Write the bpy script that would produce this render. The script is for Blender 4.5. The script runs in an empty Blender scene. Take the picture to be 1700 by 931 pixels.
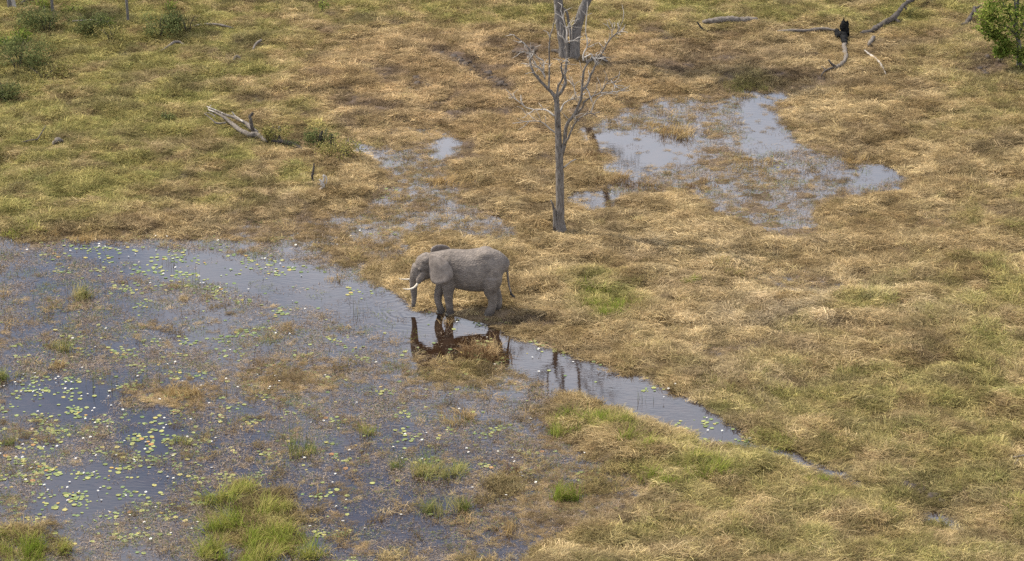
import bpy, bmesh, math, random
import numpy as np
from mathutils import Vector, Matrix

SC = bpy.context.scene
COL = SC.collection
R = math.radians
rnd = random.Random(7)
rng = np.random.default_rng(11)

# ------------------------------------------------------------------ camera
DEP = R(22.0)
DIST = 122.0
cam_d = bpy.data.cameras.new('camera')
cam = bpy.data.objects.new('camera', cam_d)
COL.objects.link(cam)
cam_d.sensor_width = 36.0
cam_d.lens = 102.0
cam_d.clip_start = 1.0
cam_d.clip_end = 20000.0
cam.location = (0, -DIST * math.cos(DEP), DIST * math.sin(DEP))
cam.rotation_euler = (math.pi / 2 - DEP, 0, 0)
SC.camera = cam
CP = np.array(cam.location)
FPX = 102.0 / 36.0 * 1700.0
CY_, SY_ = math.cos(DEP), math.sin(DEP)
FW = np.array([0, CY_, -SY_]); UP = np.array([0, SY_, CY_]); RT = np.array([1.0, 0, 0])

def ray(u, v):
    return FW + RT * ((u - 850.0) / FPX) + UP * ((465.5 - v) / FPX)
def gp(u, v, z=0.0):                     # point of the photograph on the level plane at height z
    d = ray(u, v); t = (z - CP[2]) / d[2]
    return Vector(CP + d * t)
def vp(u, v, y):                         # point of the photograph on the upright plane at depth y
    d = ray(u, v); t = (y - CP[1]) / d[1]
    return Vector(CP + d * t)
def to_px(x, y, z=0.0):
    dx = x - CP[0]; dy = y - CP[1]; dz = z - CP[2]
    f = dy * FW[1] + dz * FW[2]; up = dy * UP[1] + dz * UP[2]
    return 850.0 + FPX * dx / f, 465.5 - FPX * up / f

# ------------------------------------------------------------------ sky, sun, exposure
SUN_EL = R(50.0)
SUN_AZ = math.atan2(-0.905, 0.425)       # from +Y, clockwise
world = bpy.data.worlds.new('World'); SC.world = world
world.use_nodes = True
nt = world.node_tree; nt.nodes.clear()
def N(t, typ, **kw):
    n = t.nodes.new(typ)
    for k, v in kw.items(): setattr(n, k, v)
    return n
sky = N(nt, 'ShaderNodeTexSky', sky_type='NISHITA', sun_disc=False, sun_elevation=SUN_EL, sun_rotation=SUN_AZ % (2 * math.pi))
sky.air_density = 1.0; sky.dust_density = 0.7; sky.ozone_density = 1.0
tc = N(nt, 'ShaderNodeTexCoord')
sep = N(nt, 'ShaderNodeSeparateXYZ'); nt.links.new(tc.outputs['Generated'], sep.inputs[0])
addz = N(nt, 'ShaderNodeMath', operation='ADD'); addz.inputs[1].default_value = 0.22; nt.links.new(sep.outputs['Z'], addz.inputs[0])
mxz = N(nt, 'ShaderNodeMath', operation='MAXIMUM'); mxz.inputs[1].default_value = 0.05; nt.links.new(addz.outputs[0], mxz.inputs[0])
div = N(nt, 'ShaderNodeVectorMath', operation='DIVIDE')
cz = N(nt, 'ShaderNodeCombineXYZ')
for i in range(3): nt.links.new(mxz.outputs[0], cz.inputs[i])
nt.links.new(tc.outputs['Generated'], div.inputs[0]); nt.links.new(cz.outputs[0], div.inputs[1])
mapn = N(nt, 'ShaderNodeMapping'); mapn.inputs['Location'].default_value = (2.0, 2.2, 0.0)
nt.links.new(div.outputs[0], mapn.inputs[0])
cn = N(nt, 'ShaderNodeTexNoise'); cn.inputs['Scale'].default_value = 3.2; cn.inputs['Detail'].default_value = 5; cn.inputs['Roughness'].default_value = 0.52
nt.links.new(mapn.outputs[0], cn.inputs['Vector'])
cr = N(nt, 'ShaderNodeMapRange'); cr.interpolation_type = 'SMOOTHSTEP'
cr.inputs['From Min'].default_value = 0.36; cr.inputs['From Max'].default_value = 0.60
nt.links.new(cn.outputs['Fac'], cr.inputs['Value'])
mixc = N(nt, 'ShaderNodeMix', data_type='RGBA')
mixc.inputs['B'].default_value = (8.7, 9.15, 10.3, 1)
nt.links.new(cr.outputs[0], mixc.inputs['Factor']); nt.links.new(sky.outputs[0], mixc.inputs['A'])
bg = N(nt, 'ShaderNodeBackground'); bg.inputs['Strength'].default_value = 0.135
nt.links.new(mixc.outputs['Result'], bg.inputs['Color'])
wo = N(nt, 'ShaderNodeOutputWorld'); nt.links.new(bg.outputs[0], wo.inputs['Surface'])

sd_ = bpy.data.lights.new('sun', 'SUN'); sd_.energy = 4.3; sd_.angle = R(0.9); sd_.color = (1.0, 0.94, 0.82)
sun = bpy.data.objects.new('sun', sd_); COL.objects.link(sun)
to_sun = Vector((math.sin(SUN_AZ) * math.cos(SUN_EL), math.cos(SUN_AZ) * math.cos(SUN_EL), math.sin(SUN_EL)))
sun.rotation_euler = to_sun.to_track_quat('Z', 'Y').to_euler()
sun.location = to_sun * 150

vs = SC.view_settings
SC.display_settings.display_device = 'sRGB'
vs.view_transform = 'Standard'; vs.look = 'None'; vs.exposure = 0.66; vs.gamma = 1.0; vs.use_curve_mapping = False
SC.cycles.max_bounces = 5; SC.cycles.diffuse_bounces = 3; SC.cycles.glossy_bounces = 3; SC.cycles.transmission_bounces = 2
SC.cycles.use_denoising = False

# ------------------------------------------------------------------ helpers
def tag(o, label=None, cat=None, group=None, kind=None):
    if label: o['label'] = label
    if cat: o['category'] = cat
    if group: o['group'] = group
    if kind: o['kind'] = kind
    return o
def link(o, parent=None):
    COL.objects.link(o)
    if parent: o.parent = parent
    return o
def empty(name, loc, rz=0.0):
    o = bpy.data.objects.new(name, None); o.location = loc; o.rotation_euler = (0, 0, rz); o.empty_display_size = 0.3
    return link(o)
def mesh_from(name, V, F, mat, smooth=False):
    me = bpy.data.meshes.new(name)
    me.from_pydata([tuple(v) for v in V], [], F)
    me.materials.append(mat)
    if smooth: me.polygons.foreach_set('use_smooth', [True] * len(me.polygons))
    me.update()
    return me
def obj(name, me, parent=None, loc=None):
    o = bpy.data.objects.new(name, me)
    if loc is not None: o.location = loc
    return link(o, parent)

_h = np.random.default_rng(5).random((256, 256)).astype(np.float64)
def vnoise(x, y):
    xi = np.floor(x).astype(int); yi = np.floor(y).astype(int)
    fx = x - xi; fy = y - yi
    fx = fx * fx * (3 - 2 * fx); fy = fy * fy * (3 - 2 * fy)
    a = _h[xi & 255, yi & 255]; b = _h[(xi + 1) & 255, yi & 255]
    c = _h[xi & 255, (yi + 1) & 255]; d = _h[(xi + 1) & 255, (yi + 1) & 255]
    return (a * (1 - fx) + b * fx) * (1 - fy) + (c * (1 - fx) + d * fx) * fy
def fbm(x, y, s, o=3, ox=0.0, oy=0.0, g=0.5):
    x = np.asarray(x) / s + 71.3 + ox; y = np.asarray(y) / s + 33.7 + oy
    t = 0; a = 1; n = 0
    for _ in range(o):
        t = t + a * vnoise(x, y); n += a; a *= g
        x, y = x * 1.9 * 0.8 - y * 1.9 * 0.6 + 5.1, x * 1.9 * 0.6 + y * 1.9 * 0.8 + 9.7
    return t / n
def sstep(a, b, x):
    t = np.clip((x - a) / (b - a), 0, 1); return t * t * (3 - 2 * t)
AN = 2.3                                  # one pixel of height is this many pixels of width on the ground
def sdpoly(P, u, v):                      # signed distance (photo pixels), negative inside
    u = np.asarray(u, float); v = np.asarray(v, float) * AN
    d = np.full(u.shape, 1e18); ins = np.zeros(u.shape, bool)
    n = len(P)
    for i in range(n):
        ax, ay = P[i][0], P[i][1] * AN; bx, by = P[(i + 1) % n][0], P[(i + 1) % n][1] * AN
        ex, ey = bx - ax, by - ay; L = ex * ex + ey * ey + 1e-9
        t = np.clip(((u - ax) * ex + (v - ay) * ey) / L, 0, 1)
        d = np.minimum(d, (u - ax - t * ex) ** 2 + (v - ay - t * ey) ** 2)
        c = ((ay > v) != (by > v)) & (u < ex * (v - ay) / (ey if abs(ey) > 1e-9 else 1e-9) + ax)
        ins ^= c
    d = np.sqrt(d)
    return np.where(ins, -d, d)
def sdline(P, u, v):
    u = np.asarray(u, float); v = np.asarray(v, float) * AN
    d = np.full(u.shape, 1e18)
    for i in range(len(P) - 1):
        ax, ay = P[i][0], P[i][1] * AN; bx, by = P[i + 1][0], P[i + 1][1] * AN
        ex, ey = bx - ax, by - ay; L = ex * ex + ey * ey + 1e-9
        t = np.clip(((u - ax) * ex + (v - ay) * ey) / L, 0, 1)
        d = np.minimum(d, (u - ax - t * ex) ** 2 + (v - ay - t * ey) ** 2)
    return np.sqrt(d)
def blob(u, v, cu, cv, ru, rv):
    return np.exp(-(((u - cu) / ru) ** 2 + ((v - cv) / rv) ** 2))

# ------------------------------------------------------------------ materials
MATS = {}
def new_mat(name):
    m = bpy.data.materials.new(name); m.use_nodes = True
    t = m.node_tree; t.nodes.clear()
    out = N(t, 'ShaderNodeOutputMaterial')
    MATS[name] = m
    return m, t, out
def blade_mat(name, instanced=True, base=(1, 1, 1), trans=0.25, lo=0.42, hi=1.5, hue=None):
    """grass: colour of the plant (instance or own attribute) times a per-blade value, some light let through"""
    m, t, out = new_mat(name)
    bl = N(t, 'ShaderNodeAttribute', attribute_name='blade')
    mr = N(t, 'ShaderNodeMapRange'); mr.inputs['To Min'].default_value = lo; mr.inputs['To Max'].default_value = hi
    t.links.new(bl.outputs['Fac'], mr.inputs['Value'])
    mul = N(t, 'ShaderNodeMix', data_type='RGBA', blend_type='MULTIPLY'); mul.inputs['Factor'].default_value = 1.0
    if instanced:
        at = N(t, 'ShaderNodeAttribute', attribute_name='tint', attribute_type='INSTANCER')
        t.links.new(at.outputs['Color'], mul.inputs['A'])
    elif hue:
        mx = N(t, 'ShaderNodeMix', data_type='RGBA')
        h2 = N(t, 'ShaderNodeAttribute', attribute_name='hue')
        t.links.new(h2.outputs['Fac'], mx.inputs['Factor'])
        mx.inputs['A'].default_value = (*base, 1); mx.inputs['B'].default_value = (*hue, 1)
        t.links.new(mx.outputs['Result'], mul.inputs['A'])
    else:
        mul.inputs['A'].default_value = (*base, 1)
    t.links.new(mr.outputs[0], mul.inputs['B'])
    d = N(t, 'ShaderNodeBsdfDiffuse'); tr = N(t, 'ShaderNodeBsdfTranslucent')
    t.links.new(mul.outputs['Result'], d.inputs[0]); t.links.new(mul.outputs['Result'], tr.inputs[0])
    mx2 = N(t, 'ShaderNodeMixShader'); mx2.inputs[0].default_value = trans
    t.links.new(d.outputs[0], mx2.inputs[1]); t.links.new(tr.outputs[0], mx2.inputs[2])
    t.links.new(mx2.outputs[0], out.inputs[0])
    return m
def rough_mat(name, c1, c2, scale=6.0, bump=0.3, rough=0.85, stretch=None, c3=None, spec=0.3):
    m, t, out = new_mat(name)
    tcn = N(t, 'ShaderNodeTexCoord'); mp = N(t, 'ShaderNodeMapping')
    if stretch: mp.inputs['Scale'].default_value = stretch
    t.links.new(tcn.outputs['Object'], mp.inputs[0])
    n1 = N(t, 'ShaderNodeTexNoise'); n1.inputs['Scale'].default_value = scale; n1.inputs['Detail'].default_value = 6; n1.inputs['Roughness'].default_value = 0.65
    t.links.new(mp.outputs[0], n1.inputs['Vector'])
    rp = N(t, 'ShaderNodeValToRGB')
    rp.color_ramp.elements[0].position = 0.32; rp.color_ramp.elements[0].color = (*c1, 1)
    rp.color_ramp.elements[1].position = 0.68; rp.color_ramp.elements[1].color = (*c2, 1)
    if c3:
        e = rp.color_ramp.elements.new(0.82); e.color = (*c3, 1)
    t.links.new(n1.outputs['Fac'], rp.inputs[0])
    b = N(t, 'ShaderNodeBump'); b.inputs['Strength'].default_value = bump; b.inputs['Distance'].default_value = 0.05
    t.links.new(n1.outputs['Fac'], b.inputs['Height'])
    p = N(t, 'ShaderNodeBsdfPrincipled'); p.inputs['Roughness'].default_value = rough
    p.inputs['Specular IOR Level'].default_value = spec
    t.links.new(rp.outputs[0], p.inputs['Base Color']); t.links.new(b.outputs[0], p.inputs['Normal'])
    t.links.new(p.outputs[0], out.inputs[0])
    return m
M_STRAW = blade_mat('straw_blades', True)
M_GREEN = blade_mat('green_sedge', False, base=(0.12, 0.15, 0.035), hue=(0.36, 0.29, 0.12), trans=0.35, lo=0.6, hi=1.5)
M_LIME = blade_mat('bright_green_grass', False, base=(0.15, 0.20, 0.022), hue=(0.34, 0.29, 0.09), trans=0.4, lo=0.5, hi=1.5)
M_TAN = blade_mat('tan_tussock_blades', False, base=(0.34, 0.22, 0.09), hue=(0.46, 0.34, 0.16), trans=0.25)
M_BROWNT = blade_mat('brown_tussock_blades', False, base=(0.10, 0.052, 0.024), hue=(0.40, 0.28, 0.14), trans=0.2)
M_OLIVE = blade_mat('olive_tussock_blades', False, base=(0.13, 0.13, 0.035), hue=(0.30, 0.24, 0.09), trans=0.3)
M_SHRUBLEAF = blade_mat('dull_shrub_leaf', False, base=(0.062, 0.082, 0.03), hue=(0.155, 0.155, 0.055), trans=0.25)
M_LEAF = blade_mat('lime_tree_leaf', False, base=(0.105, 0.16, 0.026), hue=(0.27, 0.29, 0.065), trans=0.4, lo=0.4, hi=1.4)
M_DARKLEAF = blade_mat('dark_tree_leaf', False, base=(0.05, 0.085, 0.02), hue=(0.09, 0.13, 0.03), trans=0.25)
M_REED = blade_mat('reed_stem', False, base=(0.09, 0.11, 0.04), hue=(0.18, 0.16, 0.07), trans=0.1)
M_DEADWOOD = rough_mat('weathered_dead_wood', (0.06, 0.050, 0.042), (0.23, 0.20, 0.17), 6.0, 0.9, stretch=(3, 3, .5), c3=(0.36, 0.32, 0.28), spec=.1)
M_TWIG = rough_mat('bleached_twig', (0.22, 0.19, 0.16), (0.46, 0.41, 0.35), 4.0, 0.5, spec=.1)
M_LOG = rough_mat('grey_log_wood', (0.05, 0.040, 0.032), (0.25, 0.21, 0.17), 6.5, 0.9, stretch=(1.2, 3, 3), c3=(0.44, 0.39, 0.33), spec=.1)
M_DARKLOG = rough_mat('dark_log_wood', (0.025, 0.020, 0.017), (0.12, 0.10, 0.082), 5.0, 0.8, spec=.1)
M_CHAR = rough_mat('charred_wood', (0.004, 0.004, 0.004), (0.020, 0.019, 0.018), 9.0, 0.8, rough=0.9, spec=.05)
M_BARK = rough_mat('grey_tree_bark', (0.05, 0.043, 0.037), (0.19, 0.17, 0.15), 5.0, 1.0, stretch=(3, 3, .6))
M_TUSK = rough_mat('ivory', (0.46, 0.38, 0.28), (0.62, 0.55, 0.44), 6.0, 0.05, rough=0.45)
M_EYE = rough_mat('eye', (0.01, 0.008, 0.006), (0.02, 0.012, 0.008), 6.0, 0.0, rough=0.1)
M_HAIR = rough_mat('tail_hair', (0.02, 0.018, 0.017), (0.05, 0.045, 0.04), 14.0, 0.4)
M_PETAL = rough_mat('white_petal', (0.78, 0.76, 0.74), (0.85, 0.84, 0.80), 20.0, 0.0, rough=0.6)
M_STAMEN = rough_mat('yellow_stamen', (0.65, 0.42, 0.03), (0.75, 0.52, 0.05), 20.0, 0.0, rough=0.6)
M_STALK = rough_mat('flower_stalk', (0.05, 0.035, 0.02), (0.09, 0.06, 0.03), 10.0, 0.0)
M_DUNG = rough_mat('dark_mud_clod', (0.035, 0.025, 0.02), (0.10, 0.075, 0.055), 6.0, 0.9)

def pad_mat(name, pal=None):
    m, t, out = new_mat(name)
    oi = N(t, 'ShaderNodeObjectInfo')
    at = N(t, 'ShaderNodeAttribute', attribute_name='tint', attribute_type='INSTANCER')
    n1 = N(t, 'ShaderNodeTexNoise'); n1.inputs['Scale'].default_value = 9.0
    tcn = N(t, 'ShaderNodeTexCoord'); t.links.new(tcn.outputs['Object'], n1.inputs['Vector'])
    rp = N(t, 'ShaderNodeValToRGB'); el = rp.color_ramp.elements
    el[0].position = 0.0; el[0].color = (0.10, 0.14, 0.05, 1)
    el[1].position = 1.0; el[1].color = (0.34, 0.19, 0.06, 1)
    for p_, c in ((0.35, (0.16, 0.20, 0.08)), (0.62, (0.22, 0.245, 0.09)), (0.88, (0.27, 0.265, 0.10)), (0.96, (0.33, 0.26, 0.08))):
        e = el.new(p_); e.color = (*c, 1)
    if pal:
        while len(el) > 2: el.remove(el[1])
        el[0].color = (*pal[0], 1); el[1].color = (*pal[1], 1)
    t.links.new(oi.outputs['Random'], rp.inputs[0])
    mr = N(t, 'ShaderNodeMapRange'); mr.inputs['To Min'].default_value = 0.7; mr.inputs['To Max'].default_value = 1.25
    t.links.new(n1.outputs['Fac'], mr.inputs['Value'])
    mul = N(t, 'ShaderNodeMix', data_type='RGBA', blend_type='MULTIPLY'); mul.inputs['Factor'].default_value = 1.0
    t.links.new(rp.outputs[0], mul.inputs['A']); t.links.new(mr.outputs[0], mul.inputs['B'])
    p = N(t, 'ShaderNodeBsdfPrincipled'); p.inputs['Roughness'].default_value = 0.6; p.inputs['Specular IOR Level'].default_value = 0.12
    t.links.new(mul.outputs['Result'], p.inputs['Base Color']); t.links.new(p.outputs[0], out.inputs[0])
    return m
M_PAD = pad_mat('lily_pad_leaf')
PALS = [('dull green', pad_mat('green_pad', ((.12, .14, .045), (.19, .205, .07)))), ('pale yellow-green', pad_mat('yellow_green_pad', ((.225, .235, .075), (.285, .28, .095)))), ('yellowing', pad_mat('yellow_pad', ((.32, .29, .10), (.36, .29, .10)))), ('orange-brown', pad_mat('orange_pad', ((.36, .20, .07), (.28, .14, .06))))]

# ------------------------------------------------------------------ layout of the marsh, read from the photograph
CHANNEL = [(110,406),(240,414),(330,421),(420,428),(500,437),(580,462),(640,487),(690,510),(745,527),(800,540),(850,556),(905,576),(960,598),(1050,624),(1110,648),(1180,688),(1240,714),
           (1235,738),(1180,734),(1100,706),(1010,672),(960,656),(900,634),(850,614),(800,600),(745,584),(700,574),(650,560),(560,525),(480,510),(400,488),(340,470),(260,460),(180,445),(120,425)]
OPENS = [CHANNEL,
         [(40,640),(130,628),(185,650),(200,690),(120,702),(30,690)],
         [(70,785),(200,765),(300,785),(270,830),(150,850),(50,835)],
         [(200,690),(285,680),(295,745),(230,765),(185,725)],
         [(985,215),(1030,200),(1100,225),(1165,235),(1150,270),(1080,290),(1045,305),(1015,278),(990,245)],
         [(1085,165),(1115,158),(1125,190),(1092,200)],
         [(1225,165),(1278,163),(1295,195),(1320,245),(1255,270),(1195,235),(1235,205)],
         [(1400,285),(1490,275),(1505,300),(1420,312)],
         [(588,236),(612,244),(652,257),(655,270),(625,262),(592,246)],
         [(728,240),(752,228),(746,246),(728,260)],
         [(960,315),(1000,322),(990,345),(955,330)]]
STREAM = [(1210,724),(1300,748),(1380,785),(1445,812)]
STREAM2 = [(1545,855),(1590,880)]
MARSH = [(-300,392),(120,398),(340,388),(480,398),(600,440),(690,515),(850,600),(930,640),(890,690),(980,745),(1080,800),(1030,850),(950,880),(840,960),(780,1150),(-300,1150)]
UPWET = [(960,205),(1040,165),(1130,152),(1285,155),(1340,235),(1430,262),(1520,290),(1500,322),(1380,335),(1310,400),(1240,380),(1120,322),(1000,345),(955,325),(1010,290)]
MIDWET = [(585,238),(700,232),(760,222),(760,270),(800,330),(870,372),(900,395),(840,408),(700,395),(640,440),(480,412),(330,395),(380,372),(590,340),(640,300)]
def fields(x, y):
    u, v = to_px(x, y)
    wn = (fbm(x, y, 2.2, 3) - .5) * 46 + (fbm(x, y, .7, 2, 9) - .5) * 26
    op = np.full(np.shape(u), 1e9)
    for P in OPENS: op = np.minimum(op, sdpoly(P, u, v))
    op = np.minimum(op, sdline(STREAM[:2], u, v) - 13); op = np.minimum(op, sdline(STREAM[1:], u, v) - 8.5)
    op = np.minimum(op, sdline(STREAM2, u, v) - 8)
    op = op + wn * (.45 + .4 * sstep(880, 960, u) + .9 * sstep(330, 260, v))
    openw = sstep(14, -6, op)
    marsh = sstep(30, -30, sdpoly(MARSH, u, v) + wn)
    upw = sstep(30, -40, sdpoly(UPWET, u, v) + wn)
    mid = sstep(30, -40, sdpoly(MIDWET, u, v) + wn)
    pools_shade = blob(u, v, 1550, 372, 70, 22) + blob(u, v, 1195, 585, 60, 20) + blob(u, v, 1330, 470, 120, 26) + blob(u, v, 700, 215, 50, 12) + .8 * blob(u, v, 1340, 380, 90, 24) + .7 * blob(u, v, 860, 535, 55, 12)  # last term: elephant's cast shadow put in as dark wet ground
    wet = np.clip(np.maximum(upw * .95, mid * .8) + pools_shade * .75, 0, 1)
    mudn = fbm(x, y, .6, 2, 3)
    mud = np.maximum.reduce([sstep(34, 10, sdline([(725, 88), (770, 105), (835, 145)], u, v) + wn * .3),
                             blob(u, v, 697, 142, 18, 14), blob(u, v, 880, 92, 40, 16), blob(u, v, 1640, 112, 45, 22), .8 * blob(u, v, 1290, 128, 120, 10),  # last term: forked crown's shade painted into the ground colour
                             .9 * blob(u, v, 870, 537, 60, 9), .7 * blob(u, v, 1530, 815, 40, 22), .6 * blob(u, v, 1190, 95, 120, 26), .6 * blob(u, v, 1350, 145, 100, 10)])  # first: elephant's cast shadow painted in; last two: forked crown's shade
    tr = fbm(x, y, 1.9, 3, 811)
    mud = np.maximum(mud, sstep(.56, .70, tr) * (.35 + .5 * np.clip(blob(u, v, 760, 150, 300, 120) + blob(u, v, 1000, 90, 230, 60), 0, 1)))
    mud = np.clip(mud * (.6 + 1.2 * mudn), 0, 1)
    # greenness
    gn = fbm(x, y, 3.0, 3, 17)
    left = sstep(640, 240, u + (v - 150) * .25 + (gn - .5) * 420) * sstep(400, 330, v + (gn - .5) * 80)
    top = sstep(85, 10, v + (gn - .5) * 70) * .8
    rb = sstep(-60, 90, (v - 560) * .55 + (u - 1330) * .30 + (gn - .5) * 260) * .5
    rt = sstep(1480, 1640, u + (gn - .5) * 200) * sstep(360, 60, v) * .55
    gr = np.clip(np.maximum.reduce([left, top, rb, rt]) * (.30 + 1.1 * sstep(.25, .75, fbm(x, y, 1.1, 3, 41))) , 0, 1)
    for (a, b, ra, rb_, s) in ((1010, 500, 55, 30, 1), (985, 468, 45, 14, .8), (430, 865, 80, 70, .9), (1000, 705, 80, 22, .7), (1150, 775, 75, 26, .8), (40, 905, 80, 30, .8), (1240, 135, 40, 14, .7), (780, 620, 80, 22, .55), (1265, 735, 60, 16, .6), (1360, 800, 40, 14, .5), (40, 378, 50, 10, .8), (1580, 800, 40, 16, .4), (1690, 830, 40, 16, .7)):
        gr = np.maximum(gr, s * blob(u, v, a, b, ra, rb_) * (.6 + .8 * fbm(x, y, .8, 2, 77)))
    pale = np.clip(blob(u, v, 1400, 505, 170, 32) + .8 * blob(u, v, 1260, 530, 90, 20) + .5 * blob(u, v, 1230, 640, 150, 50) + .4 * blob(u, v, 1150, 420, 200, 50), 0, 1) * sstep(.35, .65, fbm(x, y, 1.3, 2, 55))
    orange = np.clip(blob(u, v, 760, 150, 300, 120) + .8 * blob(u, v, 1000, 90, 230, 60), 0, 1)
    return dict(u=u, v=v, op=op, open=openw, marsh=marsh, wet=wet, mud=mud, green=gr, pale=pale, orange=orange)
def height(x, y, f):
    hum = sstep(.22, .78, fbm(x, y, 1.15, 3, 21))
    big = fbm(x, y, 5.0, 2, 31)
    land = .12 + .24 * (hum - .45) * sstep(.0, .6, 1 - f['wet'] * .6) + .25 * (big - .4) * .5
    land = np.maximum(land, .03)
    land = land * (.25 + .75 * sstep(0, 90, f['op']))
    wetl = -.055 + .30 * (fbm(x, y, .9, 3, 61) - .5) + .12 * (big - .5)
    h = land * (1 - f['wet']) + wetl * f['wet']
    marsh = -.13 + .26 * (fbm(x, y, 1.3, 3, 91) - .5) + .1 * (big - .5)
    h = h * (1 - f['marsh']) + marsh * f['marsh']
    h = h * (1 - f['open']) - .22 * f['open']
    return h

# ------------------------------------------------------------------ ground
X0, X1, Y0, Y1, ST = -36.0, 36.0, -30.0, 47.0, 0.17
def axis(a, b):
    inner = np.arange(a, b + ST * .5, ST)
    ext = []; d = ST * 2; p = 0
    while p < 2500: p += d; ext.append(p); d *= 1.35
    ext = np.array(ext)
    return np.concatenate([(inner[0] - ext)[::-1], inner, inner[-1] + ext])
gx, gy = axis(X0, X1), axis(Y0, Y1)
GX, GY = np.meshgrid(gx, gy)
inx = (GX >= X0 - 4) & (GX <= X1 + 4) & (GY >= Y0 - 4) & (GY <= Y1 + 4)
fl = fields(np.clip(GX, X0 - 4, X1 + 4), np.clip(GY, Y0 - 4, Y1 + 4))
GZ = height(GX, GY, fl)
edge = np.minimum.reduce([GX - X0, X1 - GX, GY - Y0, Y1 - GY])
GZ = np.where(edge < 3, GZ * sstep(0, 3, edge) + .15 * (1 - sstep(0, 3, edge)), GZ)
def grid_mesh(name, GX, GY, GZ, mat):
    ny, nx = GX.shape
    V = np.stack([GX, GY, GZ], -1).reshape(-1, 3)
    idx = np.arange(nx * ny).reshape(ny, nx)
    Q = np.stack([idx[:-1, :-1], idx[:-1, 1:], idx[1:, 1:], idx[1:, :-1]], -1).reshape(-1, 4)
    me = bpy.data.meshes.new(name)
    me.vertices.add(len(V)); me.vertices.foreach_set('co', V.ravel())
    me.loops.add(Q.size); me.loops.foreach_set('vertex_index', Q.ravel().astype(np.int32))
    me.polygons.add(len(Q)); me.polygons.foreach_set('loop_start', np.arange(0, Q.size, 4, dtype=np.int32))
    me.polygons.foreach_set('use_smooth', np.ones(len(Q), bool))
    me.update(calc_edges=True); me.materials.append(mat)
    return me
def lerp3(a, b, t): return np.asarray(a) * (1 - t[..., None]) + np.asarray(b) * t[..., None]
def soil_colour(f, x, y):
    n = fbm(x, y, .5, 3, 13)
    c = lerp3((.085, .058, .032), (.17, .115, .058), n)
    c = lerp3(c, (.13, .12, .04), f['green'] * .8)
    c = lerp3(c, (.085, .058, .036), np.clip(f['wet'] * .8 + f['marsh'], 0, 1))
    c = lerp3(c, (.095, .066, .048), f['mud'])
    c = lerp3(c, (.045, .024, .013), f['open'])
    return c
m, t, out = new_mat('marsh_soil')
at = N(t, 'ShaderNodeAttribute', attribute_name='soil')
tcn = N(t, 'ShaderNodeTexCoord')
n1 = N(t, 'ShaderNodeTexNoise'); n1.inputs['Scale'].default_value = 7.0; n1.inputs['Detail'].default_value = 7; n1.inputs['Roughness'].default_value = .7
t.links.new(tcn.outputs['Object'], n1.inputs['Vector'])
mr = N(t, 'ShaderNodeMapRange'); mr.inputs['From Min'].default_value = .3; mr.inputs['From Max'].default_value = .7; mr.inputs['To Min'].default_value = .45; mr.inputs['To Max'].default_value = 1.5
t.links.new(n1.outputs['Fac'], mr.inputs['Value'])
mul = N(t, 'ShaderNodeMix', data_type='RGBA', blend_type='MULTIPLY'); mul.inputs['Factor'].default_value = 1.0
t.links.new(at.outputs['Color'], mul.inputs['A']); t.links.new(mr.outputs[0], mul.inputs['B'])
b = N(t, 'ShaderNodeBump'); b.inputs['Strength'].default_value = .8; b.inputs['Distance'].default_value = .08
t.links.new(n1.outputs['Fac'], b.inputs['Height'])
p = N(t, 'ShaderNodeBsdfPrincipled'); p.inputs['Roughness'].default_value = .9; p.inputs['Specular IOR Level'].default_value = .2
t.links.new(mul.outputs['Result'], p.inputs['Base Color']); t.links.new(b.outputs[0], p.inputs['Normal']); t.links.new(p.outputs[0], out.inputs[0])
gme = grid_mesh('ground', GX, GY, GZ, m)
ca = gme.attributes.new('soil', 'FLOAT_COLOR', 'POINT')
sc = soil_colour(fl, GX, GY).reshape(-1, 3)
ca.data.foreach_set('color', np.concatenate([sc, np.ones((len(sc), 1))], 1).astype(np.float32).ravel())
ground = obj('ground', gme); tag(ground, kind='structure')
NXg, NYg = len(gx), len(gy)
def hz(x, y):                              # ground height by bilinear look-up
    x = np.asarray(x, float); y = np.asarray(y, float)
    i = np.clip(np.searchsorted(gx, x) - 1, 0, NXg - 2); j = np.clip(np.searchsorted(gy, y) - 1, 0, NYg - 2)
    fx = np.clip((x - gx[i]) / (gx[i + 1] - gx[i]), 0, 1); fy = np.clip((y - gy[j]) / (gy[j + 1] - gy[j]), 0, 1)
    return (GZ[j, i] * (1 - fx) + GZ[j, i + 1] * fx) * (1 - fy) + (GZ[j + 1, i] * (1 - fx) + GZ[j + 1, i + 1] * fx) * fy
def ground_at(u, v, dz=0.0):               # where the photo's pixel meets the ground or water
    q = gp(u, v, 0)
    for _ in range(3): q = gp(u, v, max(0.0, float(hz(q.x, q.y))))
    return Vector((q.x, q.y, max(0.0, float(hz(q.x, q.y))) + dz))

# ------------------------------------------------------------------ water
TRUNK_W = gp(686, 517)
m, t, out = new_mat('marsh_water')
geo = N(t, 'ShaderNodeNewGeometry')
n1 = N(t, 'ShaderNodeTexNoise'); n1.inputs['Scale'].default_value = 1.1; n1.inputs['Detail'].default_value = 5; n1.inputs['Roughness'].default_value = .6
t.links.new(geo.outputs['Position'], n1.inputs['Vector'])
rp = N(t, 'ShaderNodeValToRGB')
rp.color_ramp.elements[0].position = .35; rp.color_ramp.elements[0].color = (.012, .0058, .003, 1)
rp.color_ramp.elements[1].position = .7; rp.color_ramp.elements[1].color = (.026, .0135, .007, 1)
t.links.new(n1.outputs['Fac'], rp.inputs[0])
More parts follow.
